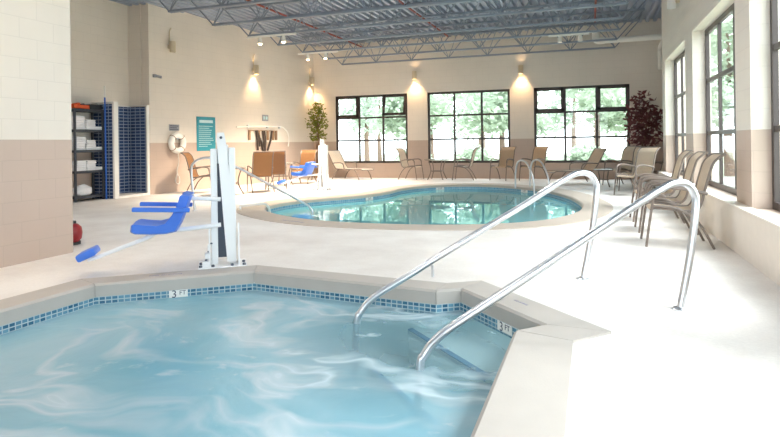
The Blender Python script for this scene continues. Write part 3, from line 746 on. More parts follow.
# ------------------------------------------------------------------ pool lifts
def make_lift(name, label, loc, rz):
    # built with +y away from the pool side, then mirrored so the actuator faces the tub; local +x = direction the seat points
    MB.mirror = True
    t = thing(name, label, 'pool lift', loc, rz, 'pool lifts')
    MB().box(-0.22, 0.24, -0.14, 0.22, 0.0, 0.022, bev=0.004).build('base_plate', M['plastic_white'], t)
    for bx_, by_ in ((-0.195, -0.115), (0.215, -0.115), (0.215, 0.03), (-0.195, 0.03), (0.10, -0.115), (-0.08, -0.115)):
        MB().lathe([(0, 0.02), (0.016, 0.02), (0.016, 0.04), (0, 0.045)], 8, bx_, by_).build('bolt', M['darkslot'], t)
    for gx in (-0.155, 0.125):
        MB().profile([(-0.13, 0.022), (0.20, 0.022), (0.10, 0.16), (0.05, 0.42), (0.0, 0.42), (-0.06, 0.16)], gx, gx + 0.014).build('gusset', M['plastic_white'], t)
    for k in range(3):
        MB().box(0.13, 0.20 - 0.025 * k, -0.12 + 0.03 * k, 0.05, 0.022 + 0.075 * k, 0.075 + 0.075 * k, bev=0.004).build('foot_tab', M['plastic_white'], t)
        MB().lathe([(0, 0), (0.012, 0), (0.012, 0.012), (0, 0.016)], 8, 0.165 - 0.025 * k, -0.06 + 0.03 * k, Matrix.Translation((0, 0, 0.075 + 0.075 * k))).build('bolt', M['darkslot'], t)
    MB().box(0.05, 0.115, 0.0, 0.10, 0.02, 1.17, bev=0.008).build('mast_post', M['plastic_white'], t)
    MB().box(-0.125, -0.06, 0.0, 0.10, 0.02, 1.18, bev=0.008).build('mast_post', M['plastic_white'], t)
    MB().box(-0.06, 0.05, 0.05, 0.075, 0.08, 1.15).build('back_channel', M['darkslot'], t)
    MB().box(-0.06, 0.05, 0.03, 0.09, 1.02, 1.21, bev=0.01).build('head_block', M['plastic_white'], t)
    # actuator cover, leaning from the head down to the foot
    b = MB()
    f0 = []; f1 = []
    for x0, x1, z in ((-0.125, -0.035, 0.05), (-0.105, -0.005, 0.45), (-0.055, 0.035, 1.05), (-0.035, 0.055, 1.26), (-0.02, 0.045, 1.33)):
        f0.append([b.bm.verts.new((x0, -0.05 + 0.02 * z, z)), b.bm.verts.new((x1, -0.05 + 0.02 * z, z))])
        f1.append([b.bm.verts.new((x0, 0.035 + 0.02 * z, z)), b.bm.verts.new((x1, 0.035 + 0.02 * z, z))])
    for i in range(4):
        b.bm.faces.new((f0[i][0], f0[i][1], f0[i + 1][1], f0[i + 1][0])); b.bm.faces.new((f1[i][1], f1[i][0], f1[i + 1][0], f1[i + 1][1]))
        b.bm.faces.new((f0[i][0], f0[i + 1][0], f1[i + 1][0], f1[i][0])); b.bm.faces.new((f0[i + 1][1], f0[i][1], f1[i][1], f1[i + 1][1]))
    b.bm.faces.new((f0[0][1], f0[0][0], f1[0][0], f1[0][1])); b.bm.faces.new((f0[4][0], f0[4][1], f1[4][1], f1[4][0]))
    b.build('actuator_cover', M['plastic_white'], t)
    MB().lathe([(0, 0), (0.014, 0), (0.014, 0.02), (0, 0.025)], 10, 0, 0, Matrix.Translation((0.01, -0.024, 1.28)) @ Matrix.Rotation(radians(90), 4, 'X')).build('pivot_pin', M['darkslot'], t)
    # arms
    MB().tube(fillet([(0.02, -0.02, 0.668), (0.31, -0.02, 0.69), (0.345, -0.02, 0.66), (0.44, -0.02, 0.40)], 0.05), 0.021, 12).build('upper_arm', M['plastic_white'], t, True)
    MB().tube([(0.02, -0.02, 0.415), (0.62, -0.02, 0.372)], 0.022, 12).build('lower_arm', M['plastic_white'], t, True)
    # seat shell: side profile swept across y, seat opening faces +x
    prof = [(0.83, 0.47), (0.80, 0.478), (0.70, 0.462), (0.60, 0.452), (0.52, 0.47), (0.46, 0.54), (0.40, 0.66), (0.375, 0.745), (0.345, 0.755), (0.28, 0.74), (0.32, 0.62), (0.38, 0.47), (0.43, 0.39), (0.52, 0.372), (0.66, 0.375), (0.80, 0.385), (0.835, 0.41)]
    b = MB(); W = 0.44; K = 6; rings = []
    for k in range(K + 1):
        y = -W / 2 + W * k / K; e_ = abs(2 * k / K - 1); sh = 0.012 * (1 - e_ ** 2); sc_ = 0.92 if k in (0, K) else 1.0
        rings.append([b.bm.verts.new((0.58 + (x - 0.58) * sc_, y + 0.02, 0.50 + (z - 0.50) * sc_ - sh)) for x, z in prof])
    for k in range(K):
        for i in range(len(prof)):
            j = (i + 1) % len(prof); b.bm.faces.new((rings[k][i], rings[k][j], rings[k + 1][j], rings[k + 1][i]))
    b.bm.faces.new(rings[0]); b.bm.faces.new(list(reversed(rings[-1])))
    b.build('seat', M['plastic_blue'], t, True)
    for yy, z0 in ((-0.25, 0.60), (0.28, 0.60)):
        m2 = Matrix.Translation((0.30, yy, z0)) @ Matrix.Rotation(radians(-3), 4, 'Y')
        MB().box(0, 0.50, -0.03, 0.03, -0.022, 0.018, m2, bev=0.008).build('armrest', M['plastic_blue'], t)
    MB().tube(fillet([(0.62, -0.02, 0.368), (0.70, -0.02, 0.325), (1.15, -0.02, 0.165), (1.22, -0.02, 0.15)], 0.05), 0.02, 12).build('footrest_bar', M['plastic_white'], t, True)
    m3 = Matrix.Translation((1.22, 0.0, 0.21)) @ Matrix.Rotation(radians(24), 4, 'Y')
    MB().box(-0.085, 0.085, -0.13, 0.13, -0.04, 0.03, m3, bev=0.02).build('footrest', M['plastic_blue'], t, True)
    MB.mirror = False
    return t
lift = make_lift('pool_lift', 'large white pool lift with blue seat standing beside the hot tub', (-3.47, 4.865, 0), math.atan2(-0.581, -0.814))
lf = copy_tree(lift); lf.location = (-6.62, 13.6, 0); lf.rotation_euler = (0, 0, math.atan2(-0.44, -0.90) - 0.45)
lf['label'] = 'distant white pool lift with blue seat across the swimming pool'

# ------------------------------------------------------------------ shower, towel shelf, alcove things
t = thing('shower_stall', 'blue tiled shower recess with white corner trims in the left alcove', 'shower', (-11.04, 10.45, 0))
H = 2.2
MB().box(0, 0.60, 0, 0.12, 0, H).build('side_wall', M['showertile'], t)
MB().box(0, 0.05, 0.12, 1.10, 0, H).build('rear_wall', M['showertile'], t)
MB().box(0.05, 0.60, 1.10, 1.14, 0, H).build('side_wall', M['showertile'], t)
MB().box(0.60, 0.65, 0.0, 0.13, 0, H + 0.03).build('corner_trim', M['trim'], t)
MB().box(0.60, 0.64, 1.06, 1.14, 0, H + 0.02).build('corner_trim', M['trim'], t)
b = MB(); b.box(-0.0, 0.66, -0.02, 0.12, H + 0.03, H + 0.05); b.box(0, 0.05, 0.12, 1.14, H, H + 0.03); b.box(0.05, 0.64, 1.09, 1.14, H + 0.02, H + 0.04); b.build('cap_trim', M['trim'], t)
MB().box(0.05, 0.66, 0.12, 1.10, 0, 0.05).build('shower_tray', M['trim'], t)
MB().tube(fillet([(0.05, 0.3, 2.0), (0.2, 0.3, 2.05), (0.25, 0.3, 1.98)], 0.04), 0.012, 8).build('shower_head', M['steel'], t, True)
MB().lathe([(0, 0), (0.05, 0), (0.05, 0.02), (0.02, 0.06), (0, 0.06)], 14, 0, 0, Matrix.Translation((0.05, 0.3, 1.15)) @ Matrix.Rotation(radians(90), 4, 'Y')).build('mixer_valve', M['steel'], t, True)

SX0, SX1, SY0, SY1 = -11.02, -10.64, 9.60, 10.44
t = thing('shelf_unit', 'charcoal five-tier resin shelf unit holding white towels', 'shelf', ((SX0 + SX1) / 2, (SY0 + SY1) / 2, 0))
SZ = [0.12, 0.68, 1.14, 1.60, 2.06]; dx, dy = (SX1 - SX0) / 2, (SY1 - SY0) / 2
for z in SZ:
    MB().box(-dx, dx, -dy, dy, z - 0.055, z, bev=0.006).build('shelf_board', M['shelf'], t)
for sx in (-1, 1):
    for sy in (-1, 1):
        MB().lathe([(0, 0), (0.03, 0), (0.03, 2.06), (0, 2.06)], 10, sx * (dx - 0.035), sy * (dy - 0.035)).build('post', M['shelf'], t)
def towel_mesh():
    b = MB()
    prof = [(0.0, 0.0), (0.16, 0.0)]
    b.box(-0.15, 0.15, -0.125, 0.125, 0, 0.036, bev=0.014); b.box(-0.148, 0.15, -0.123, 0.123, 0.037, 0.075, bev=0.016)
    return b
tw0 = None
for zi, sname in ((3, 'upper'), (2, 'middle'), (1, 'lower')):
    for c, cname in ((0, 'left'), (1, 'centre')):
        nt_ = 4 if c == 0 else 3
        if zi == 1: nt_ = 3
        for k in range(nt_):
            pos = (-10.82 + random.uniform(-.012, .012), SY0 + 0.20 + 0.28 * c + random.uniform(-.008, .008), SZ[zi] + 0.0765 * k)
            if tw0 is None: tw0 = o = towel_mesh().build('folded_towel', M['towel'], None, True)
            else: o = tw0.copy(); COL.objects.link(o)
            o.location = pos; o.rotation_euler = (0, 0, random.uniform(-.05, .05))
            tag(o, 'folded white towel, %s of the %s stack on the %s towel shelf' % (('bottom', 'second', 'third', 'topmost')[k] if k < nt_ - 1 else 'topmost', cname, sname), 'towel', 'folded white towels')
    o = tw0.copy(); COL.objects.link(o); o.location = (-10.82, SY1 - 0.15, SZ[zi]); o.rotation_euler = (0, 0, 0.03)
    tag(o, 'single folded white towel lying at the right end of the %s towel shelf' % sname, 'towel', 'folded white towels')
b = MB(); bmesh.ops.create_icosphere(b.bm, subdivisions=3, radius=1)
for v in b.bm.verts:
    nn = 1 + 0.12 * sin(7 * v.co.x + 3 * v.co.y) * cos(6 * v.co.z + 2 * v.co.x)
    v.co = Vector((v.co.x * 0.15 * nn, v.co.y * 0.25 * nn, max(-0.09, v.co.z * 0.15 * nn) + 0.095))
o = tag(b.build('towel_heap', M['towel'], None, True), 'crumpled white towel heap on the bottom shelf', 'towel'); o.location = (-10.82, SY0 + 0.32, SZ[0])
t = thing('float_basket', 'low orange plastic tray with things on top of the shelf unit', 'basket', (-10.82, SY0 + 0.24, SZ[4]))
b = MB(); b.box(-0.13, 0.13, -0.22, 0.22, 0, 0.015)
for a in ((-0.13, -0.115, -0.22, 0.22), (0.115, 0.13, -0.22, 0.22), (-0.13, 0.13, -0.22, -0.205), (-0.13, 0.13, 0.205, 0.22)): b.box(a[0], a[1], a[2], a[3], 0, 0.09)
b.build('tray', M['orange'], t)
MB().torus(0.08, 0.025, Matrix.Translation((0, -0.05, 0.10)) @ Matrix.Rotation(0.3, 4, 'X'), 20, 8).build('ring', M['orange'], t, True)
MB().tube([(0.03, 0.05, 0.09), (-0.02, 0.19, 0.11)], 0.03, 10).build('roll', M['black'], t, True)
o = tag(MB().box(-0.14, 0.14, -0.17, 0.17, 0, 0.12, bev=0.02).build('storage_box', M['black'], None), 'low dark storage box beside the orange tray on the shelf unit', 'box'); o.location = (-10.83, SY1 - 0.20, SZ[4])
t = thing('telescopic_pole', 'blue telescopic pole with white grip leaning by the towel shelf', 'pole', (-10.57, SY1 - 0.06, 0))
MB().tube([(0, 0, 0.0), (-0.03, 0.02, 2.35)], 0.018, 10).build('pole_tube', M['bluepole'], t, True)
MB().tube([(-0.03, 0.02, 2.35), (-0.034, 0.023, 2.62)], 0.019, 10).build('grip', M['whitepaint'], t, True)
t = thing('wheeled_canister', 'small red canister with black base at the end of the near left wall', 'canister', (-6.12, 5.42, 0))
MB().lathe([(0, 0.03), (0.11, 0.03), (0.14, 0.07), (0.15, 0.14), (0.14, 0.21), (0.10, 0.25), (0, 0.26)], 20).build('canister_body', M['red'], t, True)
MB().lathe([(0, 0), (0.13, 0), (0.13, 0.035), (0, 0.035)], 20).build('base_ring', M['black'], t, True)
MB().box(-0.14, -0.02, -0.15, 0.13, 0.02, 0.28, bev=0.01).build('side_case', M['black'], t)
MB().lathe([(0, 0.255), (0.05, 0.255), (0.05, 0.29), (0, 0.29)], 14).build('cap', M['black'], t, True)

# ------------------------------------------------------------------ left wall items
def wall_frame(y, z, off=0.0):
    p = on_left(y, off); return frame_m((p.x, p.y, z), (LWD.x, LWD.y, 0), (0, 0, 1))   # x along wall (to image right), y up, z into the room
m = wall_frame(12.40, 1.285, 0.02)
t = thing('life_ring', 'white life ring hanging on the left wall with its rope', 'life ring'); t.matrix_world = m
MB().torus(0.205, 0.078, Matrix.Translation((0, 0, 0.07)), 36, 14).build('ring', M['whitepaint'], t, True)
for k in range(4):
    a = pi / 4 + k * pi / 2
    MB().torus(0.082, 0.008, Matrix.Translation((0.205 * cos(a), 0.205 * sin(a), 0.07)) @ Matrix.Rotation(a, 4, 'Z') @ Matrix.Rotation(pi / 2, 4, 'X'), 18, 6).build('band', M['strapt'], t, True)
MB().tube(smooth_path([(0, -0.28, 0.1), (0.06, -0.5, 0.05), (0.02, -0.75, 0.03), (0.10, -0.95, 0.03), (0.06, -1.08, 0.03), (-0.04, -1.0, 0.03), (0.02, -0.8, 0.04)], 6), 0.012, 8).build('rope', M['whitepaint'], t, True)
MB().box(-0.03, 0.03, 0.10, 0.16, -0.02, 0.10).build('hook', M['steel'], t)
m = wall_frame(12.38, 1.69, 0.001)
t = thing('wall_sign', 'small grey notice above the white life ring', 'sign'); t.matrix_world = m
MB().box(-0.17, 0.17, -0.08, 0.08, 0, 0.012).build('board', M['greysign'], t)
b = MB()
for r_ in range(3): b.box(-0.14, 0.14 - 0.05 * (r_ % 2), 0.045 - 0.05 * r_ - 0.012, 0.045 - 0.05 * r_ + 0.006, 0.012, 0.014)
b.build('print', M['inkdark'], t)
m = wall_frame(13.53, 1.54, 0.001)
t = thing('pool_sign', 'tall teal notice board on the left wall behind the pool lift', 'sign'); t.matrix_world = m
MB().box(-0.36, 0.36, -0.48, 0.47, 0, 0.015, bev=0.004).build('board', M['sign'], t)
b = MB(); b.box(-0.26, 0.26, 0.30, 0.38, 0.015, 0.017)
for r_ in range(11):
    w_ = random.uniform(0.16, 0.29); b.box(-0.29, -0.29 + 2 * w_, 0.20 - 0.056 * r_, 0.215 - 0.056 * r_, 0.015, 0.017)
b.build('print', M['signw'], t)
m = wall_frame(16.15, 2.07, 0.001)
t = thing('wall_sign', 'small square grey notice above the hanging straps on the left wall', 'sign'); t.matrix_world = m
MB().box(-0.15, 0.15, -0.10, 0.10, 0, 0.012).build('board', M['greysign'], t)
MB().box(-0.10, -0.02, -0.05, 0.05, 0.012, 0.014).box(0.02, 0.11, -0.05, 0.05, 0.012, 0.014).build('print', M['signw'], t)
m = wall_frame(16.0, 1.80, 0.0)
t = thing('rescue_hook', 'white rescue hook pole mounted along the left wall', 'rescue hook'); t.matrix_world = m
MB().tube(smooth_path([(-1.3, -0.05, 0.07), (-0.4, -0.01, 0.07), (0.6, 0.0, 0.07), (1.0, -0.02, 0.07), (1.25, -0.18, 0.07), (1.33, -0.45, 0.07), (1.28, -0.66, 0.07)], 6), 0.02, 10).build('pole_tube', M['whitepaint'], t, True)
for x_ in (-0.75, 0.2, 0.85): MB().box(x_ - 0.02, x_ + 0.02, -0.06, 0.03, 0, 0.075).build('bracket', M['steel'], t)
hs = [(-0.62, -0.10, 0.02), (-0.36, 0.05, 0.12), (0.02, -0.02, -0.05), (0.12, 0.05, 0.1), (0.46, -0.2, 0.0)]
t = thing('strap_harness', 'dark webbing straps hanging on hooks below the rescue pole', 'harness'); t.matrix_world = wall_frame(16.02, 1.66, 0.012)
b = MB().box(-0.72, 0.72, -0.012, 0.012, 0, 0.03); b.build('hook_rail', M['strapt'], t)
for x0, x1, L_ in ((-0.38, -0.30, 0.62), (-0.36, -0.02, 0.66), (-0.05, 0.02, 0.68), (0.02, 0.05, 0.66), (0.42, 0.18, 0.64), (-0.34, -0.22, 0.5)):
    MB().tube([(x0, 0, 0.035), (0.5 * (x0 + x1) + 0.02, -L_ / 2, 0.05), (x1, -L_, 0.03)], 0.034, 6).build('strap', M['strap'], t)
for x0 in (-0.68, -0.22, 0.22, 0.5, 0.66):
    MB().box(x0 - 0.05, x0 + 0.05, -0.30, 0.0, 0.005, 0.035, bev=0.008).build('pad', M['strapt'], t)
m = wall_frame(11.75, 2.98, 0.0)
t = thing('wall_camera', 'small grey security camera at the near end of the left wall', 'camera'); t.matrix_world = m
MB().box(-0.04, 0.04, -0.04, 0.04, 0, 0.06).build('bracket', M['greysign'], t)
MB().tube([(0, 0, 0.05), (0.12, -0.03, 0.14)], 0.035, 12).build('camera_body', M['greysign'], t, True)

# ------------------------------------------------------------------ furniture
def make_armchair(sl):
    t = thing('sling_armchair', '', 'chair')
    seat = smooth_path([(0.28, 0.405, 0), (0.24, 0.432, 0), (0.10, 0.425, 0), (-0.08, 0.405, 0), (-0.18, 0.41, 0)], 5)
    back = smooth_path([(-0.18, 0.41, 0), (-0.225, 0.47, 0), (-0.27, 0.64, 0), (-0.32, 0.83, 0), (-0.36, 0.94, 0), (-0.43, 1.01, 0), (-0.47, 1.03, 0)], 5)
    MB().strip([(p.x, p.y) for p in seat], -0.235, 0.235, 0.010).build('seat', M[sl], t, True)
    MB().strip([(p.x, p.y) for p in back], -0.235, 0.235, 0.010).build('backrest', M[sl], t, True)
    for s in (-1, 1):
        x_ = s * 0.25
        MB().tube([(x_, p.x, p.y) for p in seat + back], 0.014, 8).build('side_rail', M['bronze'], t, True)
        MB().tube(smooth_path([(s * 0.275, 0.33, 0.0), (s * 0.275, 0.29, 0.30), (s * 0.275, 0.25, 0.55)], 4), 0.014, 8).build('leg', M['bronze'], t, True)
        MB().tube(smooth_path([(s * 0.275, 0.25, 0.55), (s * 0.275, 0.23, 0.63), (s * 0.285, 0.14, 0.665), (s * 0.285, -0.05, 0.655), (s * 0.265, -0.22, 0.62), (s * 0.25, -0.29, 0.60)], 5), 0.019, 8).build('armrest', M['bronze'], t, True)
        MB().tube(smooth_path([(s * 0.275, -0.35, 0.0), (s * 0.272, -0.20, 0.28), (s * 0.265, 0.0, 0.43), (s * 0.275, 0.26, 0.46)], 5), 0.014, 8).build('leg', M['bronze'], t, True)
    MB().tube([(-0.25, -0.16, 0.395), (0.25, -0.16, 0.395)], 0.012, 8).build('crossbar', M['bronze'], t, True)
    MB().tube([(-0.25, -0.47, 1.03), (0.25, -0.47, 1.03)], 0.013, 8).build('crossbar', M['bronze'], t, True)
    return t
protos = {}
def armchair(x, y, face, label, sl='sling', group='sling armchairs'):
    """face = world direction the sitter looks at"""
    rz = math.atan2(face[1], face[0]) - pi / 2
    if sl not in protos: protos[sl] = o = make_armchair(sl)
    else: o = copy_tree(protos[sl])
    o.location = (x, y, 0); o.rotation_euler = (0, 0, rz); tag(o, label, 'chair', group); return o
G1 = 'armchairs along the right wall'
armchair(0.90, 7.33, (-1, -0.02), 'tan sling armchair nearest the camera in the row against the right ledge', 'slingl', G1)
armchair(0.90, 8.34, (-1, -0.02), 'middle one of three tan sling armchairs against the right ledge', 'slingl', G1)
armchair(0.90, 9.41, (-1, -0.02), 'farthest of three tan sling armchairs against the right ledge', 'slingl', G1)
G2 = 'armchairs near the burgundy tree'
armchair(0.90, 13.55, (-0.9, -0.8), 'tan armchair at the front of the cluster by the burgundy tree', 'slingl', G2)
armchair(1.02, 14.75, (-0.62, -1), 'tan armchair in the middle of the cluster by the burgundy tree', 'slingl', G2)
armchair(1.52, 15.35, (-1, -0.4), 'tan armchair at the back of the cluster by the burgundy tree', 'slingl', G2)
armchair(0.72, 16.5, (-0.9, -0.7), 'tan armchair half hidden between right back window and burgundy tree', 'slingl', G2)
G3 = 'armchairs under the back windows'
armchair(-5.62, 18.2, (1, -0.15), 'beige armchair left of the round table under the middle window', 'slingl', G3)
armchair(-3.85, 18.2, (-1, -0.05), 'beige armchair right of the round table under the middle window', 'slingl', G3)
armchair(-2.62, 18.2, (-0.35, -1), 'tan armchair against the back wall, right end of the middle window', 'sling', G3)
armchair(-1.68, 18.15, (-0.65, -1), 'tan armchair against the back wall, left end of the right window', 'sling', G3)
G4 = 'brown armchairs by the left wall'
armchair(-8.05, 12.9, (-0.7, 0.72), 'brown armchair with its back to the pool, left of the pair below the straps', 'slingb', G4)
armchair(-8.18, 13.9, (-0.5, 0.85), 'brown armchair with its back to the pool, right of the pair below the straps', 'slingb', G4)
armchair(-8.30, 15.75, (0.05, -1), 'brown armchair behind the distant pool lift', 'slingb', G4)
armchair(-9.40, 12.35, (1, 0.35), 'brown armchair below the teal notice, half behind the large pool lift', 'slingb', G4)

def make_table(rad, h):
    t = thing('patio_table', '', 'table')
    MB().lathe([(0, h - 0.02), (rad - 0.02, h - 0.02), (rad, h - 0.015), (rad, h), (rad - 0.01, h + 0.006), (0, h + 0.006)], 32).build('tabletop', M['tabletop'], t, True)
    MB().torus(rad - 0.01, 0.016, Matrix.Translation((0, 0, h - 0.012)), 32, 8).build('rim', M['bronze'], t, True)
    for k in range(4):
        a = pi / 4 + k * pi / 2; c_, s_ = cos(a), sin(a)
        MB().tube(smooth_path([(c_ * rad * 0.86, s_ * rad * 0.86, 0), (c_ * rad * 0.55, s_ * rad * 0.55, h * 0.45), (c_ * rad * 0.75, s_ * rad * 0.75, h - 0.03)], 5), 0.016, 8).build('leg', M['bronze'], t, True)
    MB().torus(rad * 0.52, 0.011, Matrix.Translation((0, 0, h * 0.42)), 28, 8).build('stretcher', M['bronze'], t, True)
    return t
pt = make_table(0.42, 0.66); pt.location = (-4.75, 18.25, 0); pt['label'] = 'round table with two beige armchairs under the middle window'; pt['group'] = 'round patio tables'
for x, y, lab in ((-8.62, 14.95, 'round patio table beside the pair of brown armchairs at the left wall'), (-8.35, 11.95, 'round patio table behind the large pool lift, near the teal notice')):
    c = copy_tree(pt); c.location = (x, y, 0); c['label'] = lab
st_ = make_table(0.24, 0.45); st_.location = (0.30, 15.9, 0); st_['label'] = 'small low side table between the right chaise and the chair cluster'; st_['group'] = 'low side tables'
c = copy_tree(st_); c.location = (-8.75, 17.3, 0); c['label'] = 'small low side table at the head of the left chaise'

def make_chaise(sl):
    t = thing('chaise_lounge', '', 'lounge chair')   # lies along +y (feet), head at -y
    seat = [(0.85, 0.33), (0.80, 0.36), (0.3, 0.35), (-0.35, 0.36)]
    back = [(-0.35, 0.36), (-0.48, 0.52), (-0.66, 0.82), (-0.74, 0.95), (-0.78, 0.97)]
    MB().strip(seat, -0.28, 0.28, 0.01).build('seat', M[sl], t, True)
    MB().strip(back, -0.28, 0.28, 0.01).build('backrest', M[sl], t, True)
    for s in (-1, 1):
        MB().tube([(s * 0.295, y, z) for y, z in seat + back[1:]], 0.015, 8).build('side_rail', M['bronze'], t, True)
        for pth in ([(s * 0.31, 0.72, 0.0), (s * 0.31, 0.62, 0.22), (s * 0.295, 0.5, 0.345)], [(s * 0.31, -0.52, 0.0), (s * 0.31, -0.38, 0.22), (s * 0.295, -0.2, 0.345)]):
            MB().tube(smooth_path(pth, 4), 0.015, 8).build('leg', M['bronze'], t, True)
        MB().tube(smooth_path([(s * 0.31, 0.05, 0.355), (s * 0.33, 0.02, 0.52), (s * 0.33, -0.12, 0.57), (s * 0.32, -0.4, 0.56), (s * 0.295, -0.5, 0.55)], 4), 0.017, 8).build('armrest', M['bronze'], t, True)
    for y, z in ((0.85, 0.325), (-0.78, 0.965), (-0.3, 0.34)): MB().tube([(-0.295, y, z), (0.295, y, z)], 0.013, 8).build('crossbar', M['bronze'], t, True)
    return t
ch = make_chaise('slingl'); ch.location = (-7.75, 18.0, 0); ch.rotation_euler = (0, 0, -pi / 2 - 0.35); tag(ch, 'beige chaise lounge under the left back window', 'lounge chair', 'chaise lounges')
ch2 = make_chaise('sling'); ch2.location = (-0.38, 17.2, 0); ch2.rotation_euler = (0, 0, pi / 2 + 0.55); tag(ch2, 'tan chaise lounge under the right back window', 'lounge chair', 'chaise lounges')

# ------------------------------------------------------------------ plants and trees
def leaf_cloud(b, pts, size, rnd, per=1):
    for p in pts:
        d = Vector((rnd.uniform(-1, 1), rnd.uniform(-1, 1), rnd.uniform(-0.7, 0.5))).normalized()
        s_ = d.cross(Vector((rnd.uniform(-1, 1), rnd.uniform(-1, 1), rnd.uniform(-1, 1)))).normalized()
        L_ = size * rnd.uniform(0.7, 1.3); w_ = L_ * 0.24; nrm = d.cross(s_) * L_ * 0.08
        a = b.bm.verts.new(p); q1 = b.bm.verts.new(p + d * L_ * 0.5 + s_ * w_ + nrm); c_ = b.bm.verts.new(p + d * L_); q2 = b.bm.verts.new(p + d * L_ * 0.5 - s_ * w_ + nrm); mid = b.bm.verts.new(p + d * L_ * 0.5)
        b.bm.faces.new((a, q1, mid)); b.bm.faces.new((q1, c_, mid)); b.bm.faces.new((mid, c_, q2)); b.bm.faces.new((a, mid, q2))
def plant(name, label, loc, m, zc, rx, rz_, nleaf, lsz, seed, blobs):
    rnd = random.Random(seed)
    t = thing(name, label, 'plant', loc)
    MB().lathe([(0, 0), (0.15, 0), (0.19, 0.18), (0.20, 0.34), (0.185, 0.34), (0.175, 0.30), (0, 0.30)], 24).build('pot', M['pot'], t, True)
    b = MB()
    for k in range(4):
        a = k * 1.7
        b.tube(smooth_path([(0.03 * cos(a), 0.03 * sin(a), 0.28), (0.06 * cos(a + 1), 0.06 * sin(a + 1), 0.75), (0.05 * cos(a + 2), 0.05 * sin(a + 2), zc - rz_ * 0.6), (rx * 0.5 * cos(a), rx * 0.5 * sin(a), zc + rz_ * 0.4)], 5), 0.018, 7)
    b.build('trunk', M['bark'], t, True)
    b = MB(); pts = []
    for bx_, by_, bz_, br in blobs:
        for _ in range(int(nleaf * br * br * 6)):
            v = Vector((rnd.gauss(0, 1), rnd.gauss(0, 1), rnd.gauss(0, 1))).normalized() * br * rnd.uniform(0.2, 1.0) ** 0.5
            pts.append(Vector((bx_ + v.x, by_ + v.y, bz_ + v.z)))
    leaf_cloud(b, pts, lsz, rnd); b.build('foliage', m, t)
    return t
plant('potted_ficus', 'green potted ficus tree in the far left corner', (-9.12, 18.38, 0), M['leaf'], 1.95, 0.4, 0.6, 280, 0.12, 3,
      [(0, 0, 2.25, 0.33), (-0.16, -0.02, 1.95, 0.27), (0.16, -0.1, 1.85, 0.27), (0.0, 0.0, 2.52, 0.2), (0.12, 0, 1.55, 0.2), (-0.1, -0.1, 1.5, 0.17)])
plant('burgundy_tree', 'dark burgundy potted tree beside the right back window', (1.46, 18.25, 0), M['leafr'], 1.7, 0.5, 0.7, 130, 0.17, 5,
      [(0, 0, 1.75, 0.42), (-0.22, -0.05, 1.45, 0.33), (0.22, 0, 1.4, 0.36), (0.05, 0, 2.15, 0.34), (-0.1, -0.05, 2.42, 0.2), (-0.28, 0, 1.95, 0.24), (0.3, 0, 1.9, 0.26), (0, 0, 1.1, 0.3)])

# outdoors
struct(MB().box(-40, 40, 19.3, 70, -0.32, -0.22).build('ground_lawn', M['lawn']))
struct(MB().box(-40, 40, 19.3, 24.5, -0.22, -0.20).build('ground_patio', M['patio']))
struct(MB().box(1.9, 40, -25, 19.3, -0.32, -0.22).build('ground_side_lawn', M['lawn']))
tree_protos = {}
def make_tree(key, h, r, m, seed):
    rnd = random.Random(seed); t = thing('garden_tree', '', 'tree')
    MB().tube(smooth_path([(0, 0, -0.05), (0.05, 0.02, h * 0.25), (-0.04, 0, h * 0.5), (0.02, 0.05, h * 0.85)], 4), [0.20 - 0.16 * i / 12 for i in range(13)], 9).build('trunk', M['trunk'], t, True)
    b = MB(); pts = []
    for _ in range(9):
        c_ = Vector((rnd.uniform(-1, 1) * r * 0.7, rnd.uniform(-1, 1) * r * 0.7, h * rnd.uniform(0.3, 0.92))); br = r * rnd.uniform(0.35, 0.6)
        for _ in range(170):
            v = Vector((rnd.gauss(0, 1), rnd.gauss(0, 1), rnd.gauss(0, 1))).normalized() * br * rnd.uniform(0.1, 1.0) ** 0.5
            pts.append(c_ + v)
    leaf_cloud(b, pts, 0.42, rnd); b.build('foliage', m, t)
    return t
trees = [
 ('a', -17.5, 29.5, 'garden tree with a pale trunk seen through the left back window'),
 ('b', -13.0, 33.0, 'loose grey-green tree at the right side of the left back window'),
 ('a', -9.0, 29.0, 'green tree at the left side of the middle back window'),
 ('b', -6.6, 37.0, 'tree in the centre of the middle back window'),
 ('a', -4.3, 30.0, 'leafy green tree at the right side of the middle back window'),
 ('b', -1.0, 39.5, 'tree at the left side of the right back window'),
 ('a', 0.3, 29.0, 'green tree with a bare trunk in the centre of the right back window'),
 ('b', 4.6, 34.0, 'grey-green tree at the right edge of the right back window'),
 ('b', -15.5, 42.0, 'distant tree left of centre in the left back window'),
 ('a', -10.8, 40.0, 'distant tree behind the wall between left and middle back windows'),
 ('b', -8.4, 46.0, 'distant tree at the left edge of the middle back window'),
 ('a', -20.0, 38.0, 'distant tree at the left edge of the left back window'),
 ('a', -4.4, 46.0, 'distant tree between the middle and right back windows'),
 ('b', 2.6, 45.0, 'distant tree right of centre in the right back window'),
 ('a', 5.0, 46.0, 'distant tree outside beyond the far right corner'),
 ('a', 4.9, 24.5, 'green tree outside rising beyond the bump of the far right wall'),
 ('a', 9.2, 20.0, 'green tree outside the far right-hand window'),
 ('b', 8.2, 25.5, 'grey-green tree behind the far right-hand window pier'),
 ('a', 7.6, 14.0, 'green tree outside the second right-hand window'),
]
for k, x, y, lab in trees:
    if k not in tree_protos: tree_protos[k] = o = make_tree(k, 6.6 if k == 'a' else 7.4, 2.1, M['tree1' if k == 'a' else 'tree2'], 11 if k == 'a' else 23)
    else: o = copy_tree(tree_protos[k])
    o.location = (x, y, -0.22); o.rotation_euler = (0, 0, random.uniform(0, 6.28)); tag(o, lab, 'tree', 'garden trees')
hp = None
